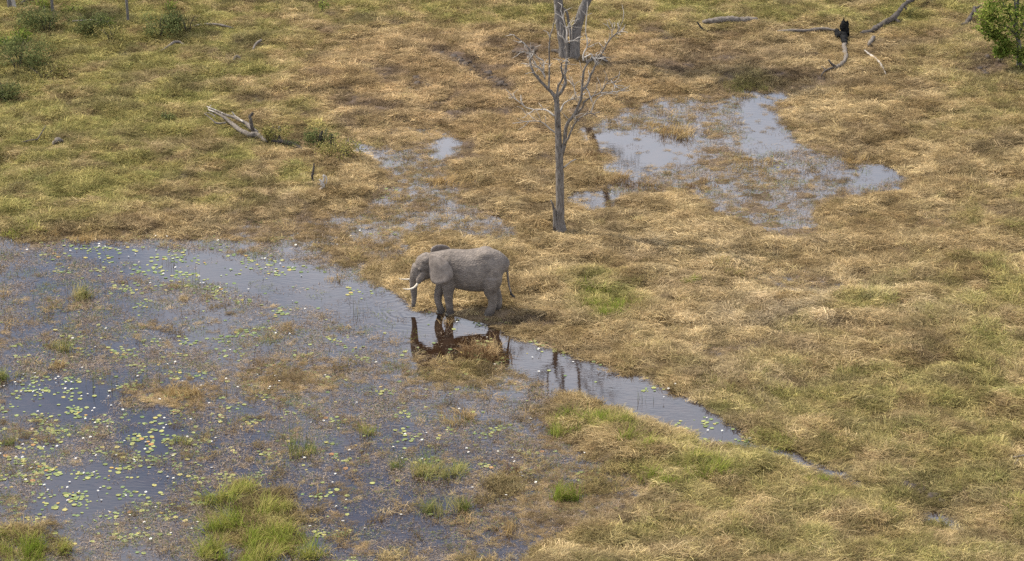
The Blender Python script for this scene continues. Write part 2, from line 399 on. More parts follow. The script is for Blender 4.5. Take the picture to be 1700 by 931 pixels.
# rings around the trunk tip
vd = N(t, 'ShaderNodeVectorMath', operation='DISTANCE'); vd.inputs[1].default_value = (TRUNK_W.x, TRUNK_W.y, 0)
t.links.new(geo.outputs['Position'], vd.inputs[0])
n3 = N(t, 'ShaderNodeTexNoise'); n3.inputs['Scale'].default_value = .9; n3.inputs['Detail'].default_value = 2; t.links.new(geo.outputs['Position'], n3.inputs['Vector'])
dn = N(t, 'ShaderNodeMath', operation='MULTIPLY_ADD'); dn.inputs[1].default_value = 1.3
t.links.new(n3.outputs['Fac'], dn.inputs[0]); t.links.new(vd.outputs['Value'], dn.inputs[2])
mm = N(t, 'ShaderNodeMath', operation='MULTIPLY'); mm.inputs[1].default_value = 19.0; t.links.new(dn.outputs[0], mm.inputs[0])
sn = N(t, 'ShaderNodeMath', operation='SINE'); t.links.new(mm.outputs[0], sn.inputs[0])
fo = N(t, 'ShaderNodeMapRange'); fo.inputs['From Min'].default_value = .3; fo.inputs['From Max'].default_value = 3.6; fo.inputs['To Min'].default_value = 1; fo.inputs['To Max'].default_value = 0
t.links.new(vd.outputs['Value'], fo.inputs['Value'])
ml = N(t, 'ShaderNodeMath', operation='MULTIPLY'); t.links.new(sn.outputs[0], ml.inputs[0]); t.links.new(fo.outputs[0], ml.inputs[1])
mp = N(t, 'ShaderNodeMapping'); mp.inputs['Scale'].default_value = (1.2, 3.0, 1); mp.inputs['Rotation'].default_value = (0, 0, .35)
t.links.new(geo.outputs['Position'], mp.inputs[0])
n2 = N(t, 'ShaderNodeTexNoise'); n2.inputs['Scale'].default_value = 2.2; n2.inputs['Detail'].default_value = 3
t.links.new(mp.outputs[0], n2.inputs['Vector'])
ad = N(t, 'ShaderNodeMath', operation='MULTIPLY_ADD'); ad.inputs[1].default_value = .30
t.links.new(ml.outputs[0], ad.inputs[0]); t.links.new(n2.outputs['Fac'], ad.inputs[2])
b = N(t, 'ShaderNodeBump'); b.inputs['Strength'].default_value = .10; b.inputs['Distance'].default_value = .02
t.links.new(ad.outputs[0], b.inputs['Height'])
p = N(t, 'ShaderNodeBsdfPrincipled'); p.inputs['Roughness'].default_value = .025; p.inputs['IOR'].default_value = 1.78
t.links.new(rp.outputs[0], p.inputs['Base Color']); t.links.new(b.outputs[0], p.inputs['Normal']); t.links.new(p.outputs[0], out.inputs[0])
wx, wy = np.meshgrid(np.linspace(X0 + .5, X1 - .5, 37), np.linspace(Y0 + .5, Y1 - .5, 37))
water = obj('water', grid_mesh('water', wx, wy, np.zeros_like(wx), m)); tag(water, kind='structure')

# ------------------------------------------------------------------ blades
class Blades:
    def __init__(s): s.V = []; s.F = []; s.b = []; s.h = []
    def blade(s, p, ang, L, w, rise, droop, seg=3, bv=None, hv=None, tw=0.0):
        """one ribbon: starts at p, heads along ang, climbs at slope rise and bends over by droop"""
        c, sn_ = math.cos(ang), math.sin(ang)
        px, py = -sn_, c
        bv = rnd.random() if bv is None else bv; hv = rnd.random() if hv is None else hv
        i0 = len(s.V); el = rise; x, y, z = p
        st = L / seg
        for k in range(seg + 1):
            ww = w * (1 - .75 * (k / seg) ** 1.5) * .5
            tx, ty, tz = px * math.cos(tw), py * math.cos(tw), math.sin(tw)
            s.V.append((x - tx * ww, y - ty * ww, z - tz * ww)); s.V.append((x + tx * ww, y + ty * ww, z + tz * ww))
            s.b += [bv, bv]; s.h += [hv, hv]
            x += c * math.cos(el) * st; y += sn_ * math.cos(el) * st; z += math.sin(el) * st
            el -= droop / seg
        for k in range(seg):
            a = i0 + 2 * k
            s.F.append((a, a + 1, a + 3, a + 2))
    def leaf(s, p, n, ax, L, w, bv=None, hv=None):
        """one folded leaf: two triangles"""
        bv = rnd.random() if bv is None else bv; hv = rnd.random() if hv is None else hv
        n = Vector(n).normalized(); ax = Vector(ax); ax = (ax - n * ax.dot(n)).normalized(); sd = n.cross(ax); p = Vector(p)
        i = len(s.V)
        s.V += [p, p + ax * L * .5 + sd * w * .5 + n * w * .12, p + ax * L, p + ax * L * .5 - sd * w * .5 + n * w * .12]
        s.b += [bv] * 4; s.h += [hv] * 4
        s.F += [(i, i + 1, i + 2), (i, i + 2, i + 3)]
    def mesh(s, name, mat):
        me = mesh_from(name, s.V, s.F, mat)
        a = me.attributes.new('blade', 'FLOAT', 'POINT'); a.data.foreach_set('value', s.b)
        a = me.attributes.new('hue', 'FLOAT', 'POINT'); a.data.foreach_set('value', s.h)
        return me
def gauss(s): return rnd.gauss(0, s)

def mat_clump(k):                           # trampled straw, mostly short and lying flat
    B = Blades()
    for i in range(64):
        r = .32 * math.sqrt(rnd.random()); a = rnd.random() * 6.283
        B.blade((r * math.cos(a) - .12, r * math.sin(a), rnd.random() * .07), gauss(.75), rnd.uniform(.10, .38), rnd.uniform(.007, .017), rnd.uniform(.0, .55), rnd.uniform(.3, 1.3), 2, tw=gauss(.5))
    for i in range(3):
        r = .3 * math.sqrt(rnd.random()); a = rnd.random() * 6.283
        B.blade((r * math.cos(a) - .2, r * math.sin(a), .03 + rnd.random() * .07), gauss(.6), rnd.uniform(.35, .65), rnd.uniform(.011, .022), rnd.uniform(.05, .4), rnd.uniform(.4, 1.2), 3, bv=rnd.uniform(.55, .95), tw=gauss(.5))
    return B.mesh('straw_mat_mesh', M_STRAW)
def turf_clump(k):                          # short leafy grass leaning all ways
    B = Blades()
    for i in range(60):
        r = .30 * math.sqrt(rnd.random()); a = rnd.random() * 6.283
        B.blade((r * math.cos(a), r * math.sin(a), rnd.random() * .03), rnd.random() * 6.283, rnd.uniform(.10, .32), rnd.uniform(.009, .018), rnd.uniform(.2, 1.2), rnd.uniform(.6, 1.6), 3, tw=gauss(.4))
    return B.mesh('turf_mesh', M_STRAW)
def debris_clump(k):                        # sodden bits lying on the water
    B = Blades()
    for i in range(44):
        r = .5 * math.sqrt(rnd.random()); a = rnd.random() * 6.283
        B.blade((r * math.cos(a), r * math.sin(a), .004 + rnd.random() * .012), rnd.random() * 6.283, rnd.uniform(.03, .15), rnd.uniform(.007, .018), rnd.uniform(.0, .25), rnd.uniform(.1, .5), 2, tw=gauss(.3))
    for i in range(5):
        r = .5 * math.sqrt(rnd.random()); a = rnd.random() * 6.283
        B.blade((r * math.cos(a), r * math.sin(a), .0), rnd.random() * 6.283, rnd.uniform(.08, .2), rnd.uniform(.010, .016), rnd.uniform(.7, 1.5), rnd.uniform(.0, .8), 2)
    return B.mesh('debris_mesh', M_STRAW)
def pad_shape(name, n=14, seed=0, mat=None):
    rr = random.Random(seed)
    V = [(0, 0, 0)]; F = []
    a0 = .16
    for i in range(n):
        a = a0 + (6.283 - 2 * a0) * i / (n - 1)
        q = 1 + rr.uniform(-.05, .05)
        V.append((math.cos(a) * q, math.sin(a) * q * .93, .02 + rr.uniform(0, .07)))
    for i in range(1, n): F.append((0, i, i + 1))
    return mesh_from(name, V, F, mat or M_PAD, True)
def library(name, meshes):
    c = bpy.data.collections.new(name)
    for i, me in enumerate(meshes):
        o = bpy.data.objects.new('%s_piece' % name, me); c.objects.link(o)
    return c
def scatter(name, P, rot, scl, idx, tint, lib, label):
    me = bpy.data.meshes.new(name)
    me.vertices.add(len(P)); me.vertices.foreach_set('co', np.asarray(P, np.float32).ravel())
    a = me.attributes.new('rot', 'FLOAT_VECTOR', 'POINT'); a.data.foreach_set('vector', np.asarray(rot, np.float32).ravel())
    a = me.attributes.new('scl', 'FLOAT_VECTOR', 'POINT'); a.data.foreach_set('vector', np.asarray(scl, np.float32).ravel())
    a = me.attributes.new('idx', 'INT', 'POINT'); a.data.foreach_set('value', np.asarray(idx, np.int32))
    a = me.attributes.new('tint', 'FLOAT_COLOR', 'POINT'); a.data.foreach_set('color', np.concatenate([tint, np.ones((len(P), 1))], 1).astype(np.float32).ravel())
    o = obj(name, me)
    g = bpy.data.node_groups.new(name + '_nodes', 'GeometryNodeTree')
    g.interface.new_socket('Geometry', in_out='INPUT', socket_type='NodeSocketGeometry')
    g.interface.new_socket('Geometry', in_out='OUTPUT', socket_type='NodeSocketGeometry')
    gi = g.nodes.new('NodeGroupInput'); go = g.nodes.new('NodeGroupOutput')
    ci = g.nodes.new('GeometryNodeCollectionInfo'); ci.inputs['Collection'].default_value = lib
    ci.inputs['Separate Children'].default_value = True; ci.inputs['Reset Children'].default_value = True
    ip = g.nodes.new('GeometryNodeInstanceOnPoints'); ip.inputs['Pick Instance'].default_value = True
    def att(n, ty):
        q = g.nodes.new('GeometryNodeInputNamedAttribute'); q.data_type = ty; q.inputs['Name'].default_value = n
        return q.outputs['Attribute']
    g.links.new(gi.outputs[0], ip.inputs['Points']); g.links.new(ci.outputs[0], ip.inputs['Instance'])
    g.links.new(att('idx', 'INT'), ip.inputs['Instance Index'])
    e2r = g.nodes.new('FunctionNodeEulerToRotation'); g.links.new(att('rot', 'FLOAT_VECTOR'), e2r.inputs[0])
    g.links.new(e2r.outputs[0], ip.inputs['Rotation']); g.links.new(att('scl', 'FLOAT_VECTOR'), ip.inputs['Scale'])
    g.links.new(ip.outputs[0], go.inputs[0])
    md = o.modifiers.new('scatter', 'NODES'); md.node_group = g
    tag(o, label, kind='stuff')
    return o

def sample(density, seed, pad=1.5):
    """random points over the part of the ground the photo shows, plus a margin"""
    g = np.random.default_rng(seed)
    n = int((X1 - X0) * (Y1 - Y0) * density)
    x = g.uniform(X0 + 1, X1 - 1, n); y = g.uniform(Y0 + 1, Y1 - 1, n)
    u, v = to_px(x, y)
    k = (u > -140) & (u < 1840) & (v < 1010)
    return x[k], y[k], g
def straw_tint(f, x, y, g):
    n = fbm(x, y, 1.6, 3, 7)
    r = g.random(len(x))
    c = lerp3((.24, .163, .078), (.47, .350, .185), np.clip((n - .5) * 1.6 + .40 + (r - .5) * .9, 0, 1))
    c = lerp3(c, (.41, .272, .145), f['orange'] * .45)
    c = lerp3(c, (.58, .455, .28), f['pale'] * .8)
    ol = np.where((r * 7.3 % 1)[:, None] < .55, (.33, .275, .098), (.205, .195, .062))
    gl = np.clip(f['green'] * 1.05 + (g.random(len(x)) - .62) * .5, 0, 1)[:, None]
    c = c * (1 - gl) + ol * gl
    dk = np.clip(sstep(.42, .75, np.maximum(f['wet'], f['marsh'])) * .75, 0, 1)
    c = lerp3(c, (.23, .155, .08), dk * (.35 + .65 * g.random(len(x))))
    c = lerp3(c, (.12, .085, .06), f['mud'] * .8)
    c *= (.70 + .6 * g.random(len(x)))[:, None]
    c *= (.72 + .5 * sstep(.3, .7, fbm(x, y, .45, 2, 66)))[:, None]
    return c
def flow(x, y):                             # direction in which the flattened grass lies
    return (fbm(x, y, 3.5, 2, 3) - .5) * 9.0 + (fbm(x, y, 1.0, 2, 8) - .5) * 4.0 + .2

ELE = gp(774.6, 519.4)
def keep_clear(x, y):
    return (np.hypot((x - ELE.x + .3) / 2.4, (y - ELE.y + .15) / .75) > 1)
WOODS = [[(343, 200), (385, 218), (440, 232)], [(450, 234), (505, 252)], [(1290, 55), (1390, 56)], [(1401, 55), (1400, 90), (1398, 105), (1362, 128)], [(1428, 61), (1465, 48), (1500, 22), (1560, -10)],
         [(1435, 85), (1455, 100), (1472, 125)], [(1440, 78), (1450, 65)], [(1595, 44), (1612, 35), (1632, 25)], [(1167, 43), (1256, 37)], [(1160, 46), (1176, 54)], [(259, 91), (306, 79)], [(320, 46), (390, 49)],
         [(120, 46), (182, 45)], [(30, 6), (56, 4)], [(418, 87), (436, 74)], [(386, 103), (400, 100)], [(35, 239), (77, 222)], [(88, 243), (104, 238)], [(525, 318), (545, 300)], [(515, 305), (521, 290)], [(1675, 766), (1700, 768)], [(965, 106), (1010, 100)], [(915, 88), (955, 98)]]
def clear_of(f):
    d = np.full(np.shape(f['u']), 1e9)
    for P in WOODS: d = np.minimum(d, sdline(P, f['u'], f['v'] - 3))
    return sstep(6, 16, d)

# straw
x, y, g = sample(52, 101)
f = fields(x, y); z = hz(x, y)
lump = fbm(x, y, 1.2, 3, 21)
pock = fbm(x, y, .7, 2, 505)
dens = (1.0 - .85 * f['mud'] - .1 * f['green']) * (.12 + .88 * sstep(.27, .46, pock)) * (.3 + .7 * clear_of(f))
patch = fbm(x, y, 1.0, 3, 123)
wetk = .02 + sstep(.50, .68, patch) * .22 + sstep(.0, .08, z) * .35
dens = dens * (1 - f['wet']) + f['wet'] * np.clip(wetk, 0, .9)
big = fbm(x, y, 2.6, 3, 207)
mk = sstep(.54, .70, patch * .7 + big * .3) * .15 + .012
dens = dens * (1 - f['marsh']) + f['marsh'] * mk
island = np.maximum.reduce([blob(f['u'], f['v'], 965, 674, 60, 9), blob(f['u'], f['v'], 780, 620, 100, 22), blob(f['u'], f['v'], 285, 660, 60, 22), blob(f['u'], f['v'], 480, 630, 70, 26), blob(f['u'], f['v'], 1010, 724, 110, 26), blob(f['u'], f['v'], 950, 840, 120, 60)])
dens = np.maximum(dens, island * .9 * (1 - f['open']))
dens = dens * (1 - f['open'] * np.where(f['v'] < 340, .99 - .5 * sstep(.50, .62, fbm(x, y, .8, 3, 611)), .99)) * np.where(f['v'] < 340, 1.0, .22 + .78 * sstep(0, 20, f['op']))
dens *= np.where(keep_clear(x, y), 1, .06)
k = g.random(len(x)) < np.clip(dens, 0, 1)
x, y, z, lump = x[k], y[k], z[k], lump[k]; f = {a: b_[k] for a, b_ in f.items()}
dry = 1 - np.clip(np.maximum(f['wet'], f['marsh']), 0, 1)
s = g.uniform(.75, 1.25, len(x)) * (.55 + .50 * dry)
scl = np.stack([s, s, s * (.30 + .55 * dry * g.uniform(.3, 1.3, len(x)) * (.5 + 1.1 * sstep(.4, .7, lump)) * (.4 + .6 * sstep(10, 90, f['op'])))], 1)
rot = np.stack([g.normal(0, .12, len(x)), g.normal(0, .12, len(x)), flow(x, y) + g.normal(0, .7, len(x))], 1)
LIB_STRAW = library('straw', [mat_clump(i) for i in range(8)])
scatter('dry_grass', np.stack([x, y, np.maximum(z, 0) + .005], 1), rot, scl, g.integers(0, 8, len(x)), straw_tint(f, x, y, g), LIB_STRAW, 'flattened golden straw covering the dry ground')
print('straw', len(x))
# leafy grass in the green parts
x, y, g = sample(34, 102)
f = fields(x, y); z = hz(x, y)
tn = fbm(x, y, .8, 3, 301)
dens = np.clip(f['green'] * 1.1 + .10, 0, 1) * sstep(.30, .62, tn + .2 * f['green']) * (1 - f['open']) * (1 - .7 * f['mud']) * (1 - .8 * f['marsh'] * (f['green'] < .35)) * (1 - .7 * f['wet'])
dens *= np.where(keep_clear(x, y), 1, .1) * (.15 + .85 * clear_of(f)) * sstep(2, 16, f['op'])
k = g.random(len(x)) < dens
x, y, z, tn = x[k], y[k], z[k], tn[k]; f = {a: b_[k] for a, b_ in f.items()}
s = g.uniform(.7, 1.25, len(x)) * (.75 + .5 * sstep(.45, .7, tn))
scl = np.stack([s, s, s * g.uniform(.7, 1.25, len(x))], 1)
rot = np.stack([g.normal(0, .15, len(x)), g.normal(0, .15, len(x)), g.uniform(0, 6.283, len(x))], 1)
LIB_TURF = library('turf', [turf_clump(i) for i in range(6)])
fg = dict(f); fg['green'] = np.clip(f['green'] * 1.1 + .25, 0, 1)
scatter('green_grass', np.stack([x, y, np.maximum(z, 0)], 1), rot, scl, g.integers(0, 6, len(x)), straw_tint(fg, x, y, g), LIB_TURF, 'low olive green grass growing through the straw')
print('turf', len(x))
# floating debris
x, y, g = sample(12, 103)
f = fields(x, y); z = hz(x, y)
pn = fbm(x, y, 1.5, 3, 411)
dens = np.maximum(f['marsh'] * (.25 + .75 * sstep(.32, .66, pn)), f['wet'] * .8) * (1 - .93 * f['open'])
k = g.random(len(x)) < dens
x, y, z = x[k], y[k], z[k]; f = {a: b_[k] for a, b_ in f.items()}
s = g.uniform(.7, 1.2, len(x))
r = g.random(len(x))
tint = lerp3((.17, .125, .092), (.36, .275, .195), r) * (.7 + .6 * g.random(len(x)))[:, None]
tint = np.where((g.random(len(x)) < .18)[:, None], np.array((.16, .18, .06)), tint)
scatter('floating_debris', np.stack([x, y, np.maximum(z, 0) + .004], 1), np.stack([np.zeros(len(x)), np.zeros(len(x)), g.uniform(0, 6.283, len(x))], 1),
        np.stack([s, s, s], 1), g.integers(0, 5, len(x)), tint, library('debris', [debris_clump(i) for i in range(5)]), 'brown bits of dead plants floating on the marsh')
print('debris', len(x))

# ------------------------------------------------------------------ elephant
def tube(bm, pts, n=12, cap=True, jit=0.0, seed=0):
    """pts: (x, y, z, r) or (x, y, z, ra, rb); a closed tapering tube"""
    rr = random.Random(seed)
    P = [Vector(q[:3]) for q in pts]; rings = []
    prev = None
    for i, q in enumerate(pts):
        d = (P[min(i + 1, len(P) - 1)] - P[max(i - 1, 0)])
        d = d.normalized() if d.length > 1e-9 else Vector((0, 0, 1))
        if prev is None:
            s = d.cross(Vector((0, 0, 1)) if abs(d.z) < .9 else Vector((0, 1, 0))).normalized()
        else:
            s = (prev - d * prev.dot(d)); s = s.normalized() if s.length > 1e-6 else d.orthogonal().normalized()
        prev = s; w = d.cross(s)
        ra = q[3]; rb = q[4] if len(q) > 4 else ra
        rings.append([bm.verts.new(P[i] + (s * (ra * math.cos(6.28318 * k / n)) + w * (rb * math.sin(6.28318 * k / n))) * (1 + rr.uniform(-jit, jit))) for k in range(n)])
    for a, b_ in zip(rings, rings[1:]):
        for k in range(n): bm.faces.new((a[k], a[(k + 1) % n], b_[(k + 1) % n], b_[k]))
    if cap:
        for ring, i, sgn in ((rings[0], 0, -1), (rings[-1], -1, 1)):
            c = bm.verts.new(P[i] + (P[i] - P[i + 1 if i == 0 else -2]).normalized() * (pts[i][3] * .35))
            for k in range(n):
                q = (ring[k], ring[(k + 1) % n], c)
                bm.faces.new(q if sgn > 0 else q[::-1])
def ellipsoid(bm, c, r, rotm=None):
    mt = Matrix.Translation(c) @ (rotm or Matrix()) @ Matrix.Diagonal((*r, 1))
    bmesh.ops.create_uvsphere(bm, u_segments=20, v_segments=14, radius=1, matrix=mt)
def spline(pts, n=4):
    """Catmull-Rom through the points, all columns"""
    A = [np.array(q, float) for q in pts]; out_ = []
    for i in range(len(A) - 1):
        p0, p1, p2, p3 = A[max(i - 1, 0)], A[i], A[i + 1], A[min(i + 2, len(A) - 1)]
        for k in range(n):
            s_ = k / n
            out_.append(tuple(.5 * (2 * p1 + (p2 - p0) * s_ + (2 * p0 - 5 * p1 + 4 * p2 - p3) * s_ ** 2 + (3 * p1 - p0 - 3 * p2 + p3) * s_ ** 3)))
    out_.append(tuple(A[-1])); return out_
def bm_mesh(bm, name, mat, smooth=True):
    bmesh.ops.recalc_face_normals(bm, faces=bm.faces)
    me = bpy.data.meshes.new(name); bm.to_mesh(me); bm.free(); me.materials.append(mat)
    me.polygons.foreach_set('use_smooth', [smooth] * len(me.polygons)); me.update()
    return me
def remeshed(bm, name, mat, vox, iters):
    me = bm_mesh(bm, name, mat)
    o = bpy.data.objects.new(name, me); COL.objects.link(o)
    md = o.modifiers.new('r', 'REMESH'); md.mode = 'VOXEL'; md.voxel_size = vox; md.use_smooth_shade = True
    sm_ = o.modifiers.new('s', 'SMOOTH'); sm_.iterations = iters; sm_.factor = .5
    dg = bpy.context.evaluated_depsgraph_get()
    me2 = bpy.data.meshes.new_from_object(o.evaluated_get(dg))
    bpy.data.objects.remove(o); bpy.data.meshes.remove(me)
    me2.name = name
    if not me2.materials: me2.materials.append(mat)
    me2.polygons.foreach_set('use_smooth', [True] * len(me2.polygons))
    return me2

m, t, out = new_mat('elephant_hide')
tcn = N(t, 'ShaderNodeTexCoord')
n1 = N(t, 'ShaderNodeTexNoise'); n1.inputs['Scale'].default_value = 1.9; n1.inputs['Detail'].default_value = 9; n1.inputs['Roughness'].default_value = .72
t.links.new(tcn.outputs['Object'], n1.inputs['Vector'])
rp = N(t, 'ShaderNodeValToRGB')
rp.color_ramp.elements[0].position = .3; rp.color_ramp.elements[0].color = (.085, .068, .056, 1)
rp.color_ramp.elements[1].position = .72; rp.color_ramp.elements[1].color = (.215, .176, .144, 1)
t.links.new(n1.outputs['Fac'], rp.inputs[0])
# wet, muddy lower trunk and feet
sepz = N(t, 'ShaderNodeSeparateXYZ'); t.links.new(tcn.outputs['Object'], sepz.inputs[0])
wz = N(t, 'ShaderNodeMath', operation='MULTIPLY_ADD'); wz.inputs[1].default_value = .35
t.links.new(n1.outputs['Fac'], wz.inputs[0]); t.links.new(sepz.outputs['Z'], wz.inputs[2])
wr = N(t, 'ShaderNodeMapRange'); wr.inputs['From Min'].default_value = .32; wr.inputs['From Max'].default_value = .62; wr.inputs['To Min'].default_value = .42; wr.inputs['To Max'].default_value = 1
t.links.new(wz.outputs[0], wr.inputs['Value'])
mul = N(t, 'ShaderNodeMix', data_type='RGBA', blend_type='MULTIPLY'); mul.inputs['Factor'].default_value = 1
t.links.new(wr.outputs[0], mul.inputs['B'])
vo = N(t, 'ShaderNodeTexVoronoi', feature='DISTANCE_TO_EDGE'); vo.inputs['Scale'].default_value = 7
mp = N(t, 'ShaderNodeMapping'); mp.inputs['Scale'].default_value = (1, 1, 1.8); t.links.new(tcn.outputs['Object'], mp.inputs[0]); t.links.new(mp.outputs[0], vo.inputs['Vector'])
cre = N(t, 'ShaderNodeMapRange'); cre.inputs['From Max'].default_value = .10; cre.inputs['To Min'].default_value = .76; cre.inputs['To Max'].default_value = 1.0  # crease shade painted into the hide colour along the cell edges
t.links.new(vo.outputs['Distance'], cre.inputs['Value'])
n4 = N(t, 'ShaderNodeTexNoise'); n4.inputs['Scale'].default_value = 5.5; n4.inputs['Detail'].default_value = 4; t.links.new(tcn.outputs['Object'], n4.inputs['Vector'])
mud_ = N(t, 'ShaderNodeMapRange'); mud_.inputs['From Min'].default_value = .52; mud_.inputs['From Max'].default_value = .68; t.links.new(n4.outputs['Fac'], mud_.inputs['Value'])
mdx = N(t, 'ShaderNodeMix', data_type='RGBA'); mdx.inputs['B'].default_value = (.27, .215, .165, 1)
mdf = N(t, 'ShaderNodeMath', operation='MULTIPLY'); mdf.inputs[1].default_value = .45; t.links.new(mud_.outputs[0], mdf.inputs[0])
t.links.new(mdf.outputs[0], mdx.inputs['Factor']); t.links.new(rp.outputs[0], mdx.inputs['A'])
crm = N(t, 'ShaderNodeMix', data_type='RGBA', blend_type='MULTIPLY'); crm.inputs['Factor'].default_value = 1
t.links.new(mdx.outputs['Result'], crm.inputs['A']); t.links.new(cre.outputs[0], crm.inputs['B']); t.links.new(crm.outputs['Result'], mul.inputs['A'])
b = N(t, 'ShaderNodeBump'); b.inputs['Strength'].default_value = .8; b.inputs['Distance'].default_value = .04; t.links.new(vo.outputs['Distance'], b.inputs['Height'])
b2 = N(t, 'ShaderNodeBump'); b2.inputs['Strength'].default_value = .5; b2.inputs['Distance'].default_value = .06
t.links.new(n1.outputs['Fac'], b2.inputs['Height']); t.links.new(b.outputs[0], b2.inputs['Normal'])
p = N(t, 'ShaderNodeBsdfPrincipled'); p.inputs['Roughness'].default_value = .8; p.inputs['Specular IOR Level'].default_value = .25
t.links.new(mul.outputs['Result'], p.inputs['Base Color']); t.links.new(b2.outputs[0], p.inputs['Normal']); t.links.new(p.outputs[0], out.inputs[0])
M_HIDE = m

M_EAR = rough_mat('ear_hide', (.125, .100, .083), (.25, .207, .173), 3.2, .6, rough=.85, spec=.2)
def build_elephant():
    # forward is +x here; the thing is turned to face left afterwards; near (camera) side is y = -
    bm = bmesh.new()
    st_ = [(-1.60, 1.92, .22, .22), (-1.52, 1.97, .50, .42), (-1.30, 1.98, .76, .58), (-1.0, 1.95, .88, .66), (-.7, 1.93, .91, .70), (-.4, 1.89, .91, .74), (0, 1.90, .86, .74),
           (.4, 1.96, .82, .68), (.8, 2.03, .77, .58), (1.1, 2.09, .66, .46), (1.4, 2.14, .53, .38), (1.6, 2.14, .45, .33)]
    tube(bm, [(a, 0, zc, hw, hh) for a, zc, hh, hw in spline(st_, 3)], 24)
    for s_ in (-1, 1):
        ellipsoid(bm, (-.78, s_ * .30, 2.58), (.34, .20, .24))        # hip bones
        ellipsoid(bm, (.75, s_ * .40, 1.95), (.36, .24, .62))         # shoulder
        ellipsoid(bm, (-1.0, s_ * .40, 1.72), (.48, .30, .66))        # thigh
        tube(bm, [(1.72, s_ * .18, 1.86, .19), (1.86, s_ * .24, 1.64, .155), (1.97, s_ * .28, 1.45, .11)], 12)   # tusk sheaths
        ellipsoid(bm, (1.80, s_ * .27, 2.06), (.15, .10, .13))        # brow
        ellipsoid(bm, (1.62, s_ * .27, 2.40), (.20, .14, .16))        # temple dome
    ellipsoid(bm, (1.66, 0, 2.17), (.37, .38, .46))
    ellipsoid(bm, (1.86, 0, 2.15), (.22, .29, .38))
    ellipsoid(bm, (1.60, 0, 1.80), (.26, .26, .30))
    tube(bm, spline([(1.72, 0, 1.62, .17), (1.86, .02, 1.46, .11), (1.95, .03, 1.38, .06)], 3), 12)      # lower lip
    tube(bm, spline([(1.93, 0, 2.08, .27), (2.06, .02, 1.72, .235), (2.13, .05, 1.42, .195), (2.155, .08, 1.10, .16), (2.14, .1, .72, .122), (2.16, .1, .42, .10), (2.20, .1, .24, .085)], 4), 16)
    legs = [[(.72, -.36, 1.8, .33), (.72, -.34, 1.42, .30), (.735, -.28, .98, .215), (.71, -.23, .58, .165), (.675, -.2, .24, .150), (.665, -.2, .08, .185), (.66, -.2, -.02, .195)],
            [(.78, .36, 1.8, .33), (.90, .28, 1.40, .28), (1.09, .16, .98, .205), (1.17, .09, .60, .165), (1.10, .06, .27, .140), (1.04, .05, .08, .168), (1.03, .05, -.02, .178)],
            [(-1.0, -.36, 1.75, .42), (-.98, -.38, 1.42, .38), (-.98, -.35, 1.08, .275), (-1.07, -.32, .74, .195), (-1.04, -.3, .40, .178), (-.94, -.29, .12, .20), (-.92, -.29, -.02, .215)],
            [(-1.0, .36, 1.75, .42), (-1.02, .37, 1.42, .38), (-1.08, .33, 1.08, .27), (-1.24, .3, .74, .185), (-1.30, .28, .40, .165), (-1.25, .27, .12, .19), (-1.24, .27, -.02, .20)]]
    for L in legs: tube(bm, spline(L, 4), 16)
    tube(bm, spline([(-1.52, 0, 2.28, .10), (-1.64, -.01, 2.0, .065), (-1.69, -.03, 1.6, .055), (-1.74, -.05, 1.2, .046), (-1.82, -.06, .95, .042)], 4), 10)
    body = remeshed(bm, 'elephant', M_HIDE, .024, 12)
    root = obj('elephant', body)
    # ears
    outl = [(1.45, 2.66), (1.39, 2.76), (1.22, 2.80), (1.03, 2.77), (.85, 2.69), (.70, 2.56), (.59, 2.38), (.52, 2.20), (.505, 2.03), (.58, 1.89), (.70, 1.79), (.86, 1.69), (1.03, 1.60), (1.20, 1.555), (1.33, 1.57), (1.41, 1.66), (1.44, 1.85), (1.46, 2.1), (1.47, 2.4)]
    for s_ in (-1, 1):
        V = []; F = []; c0 = (1.36, 2.2); nr = 7; no = len(outl)
        up_ = 0.0 if s_ < 0 else -.02
        for k in range(nr + 1):
            q = k / nr
            for j, (ex, ez) in enumerate(outl):
                X_ = c0[0] + (ex - c0[0]) * q; Z_ = c0[1] + (ez - c0[1]) * q
                tt = max(0, (1.46 - X_) / .95)
                yy = .41 + .80 * tt ** .85 - .24 * tt * tt + .07 * max(0, 2.2 - Z_) * tt + .03 * math.sin(Z_ * 9 + X_ * 5) * q * tt + .05 * q * (Z_ > 2.5) * (Z_ - 2.5) * 4 * 0
                yy -= .10 * max(0, Z_ - 2.45) / .35
                V.append((X_, s_ * yy, Z_ + up_))
        for k in range(nr):
            for j in range(no):
                a, b_ = k * no + j, k * no + (j + 1) % no
                F.append((a, b_, b_ + no, a + no))
        bm = bmesh.new(); vs_ = [bm.verts.new(v_) for v_ in V]
        for q in F:
            try: bm.faces.new([vs_[i] for i in q])
            except ValueError: pass
        bmesh.ops.remove_doubles(bm, verts=bm.verts, dist=.0005)
        bmesh.ops.solidify(bm, geom=list(bm.faces), thickness=.05)
        obj('ear', bm_mesh(bm, 'ear', M_EAR), root)
    # tusks
    for path in ([(1.93, -.275, 1.50, .062), (2.02, -.31, 1.36, .058), (2.13, -.345, 1.26, .050), (2.30, -.36, 1.20, .040), (2.46, -.34, 1.195, .027), (2.58, -.32, 1.215, .010)],
                 [(1.93, .275, 1.50, .062), (2.05, .34, 1.40, .058), (2.20, .42, 1.33, .050), (2.42, .46, 1.30, .038), (2.62, .45, 1.31, .026), (2.77, .43, 1.34, .010)]):
        bm = bmesh.new(); tube(bm, [(a, b_, c, r * .85) for a, b_, c, r in spline(path, 4)], 10); obj('tusk', bm_mesh(bm, 'tusk', M_TUSK), root)
    for s_ in (-1, 1):
        bm = bmesh.new(); ellipsoid(bm, (1.845, s_ * .335, 2.0), (.045, .035, .038)); obj('eye', bm_mesh(bm, 'eye', M_EYE), root)
    bm = bmesh.new()
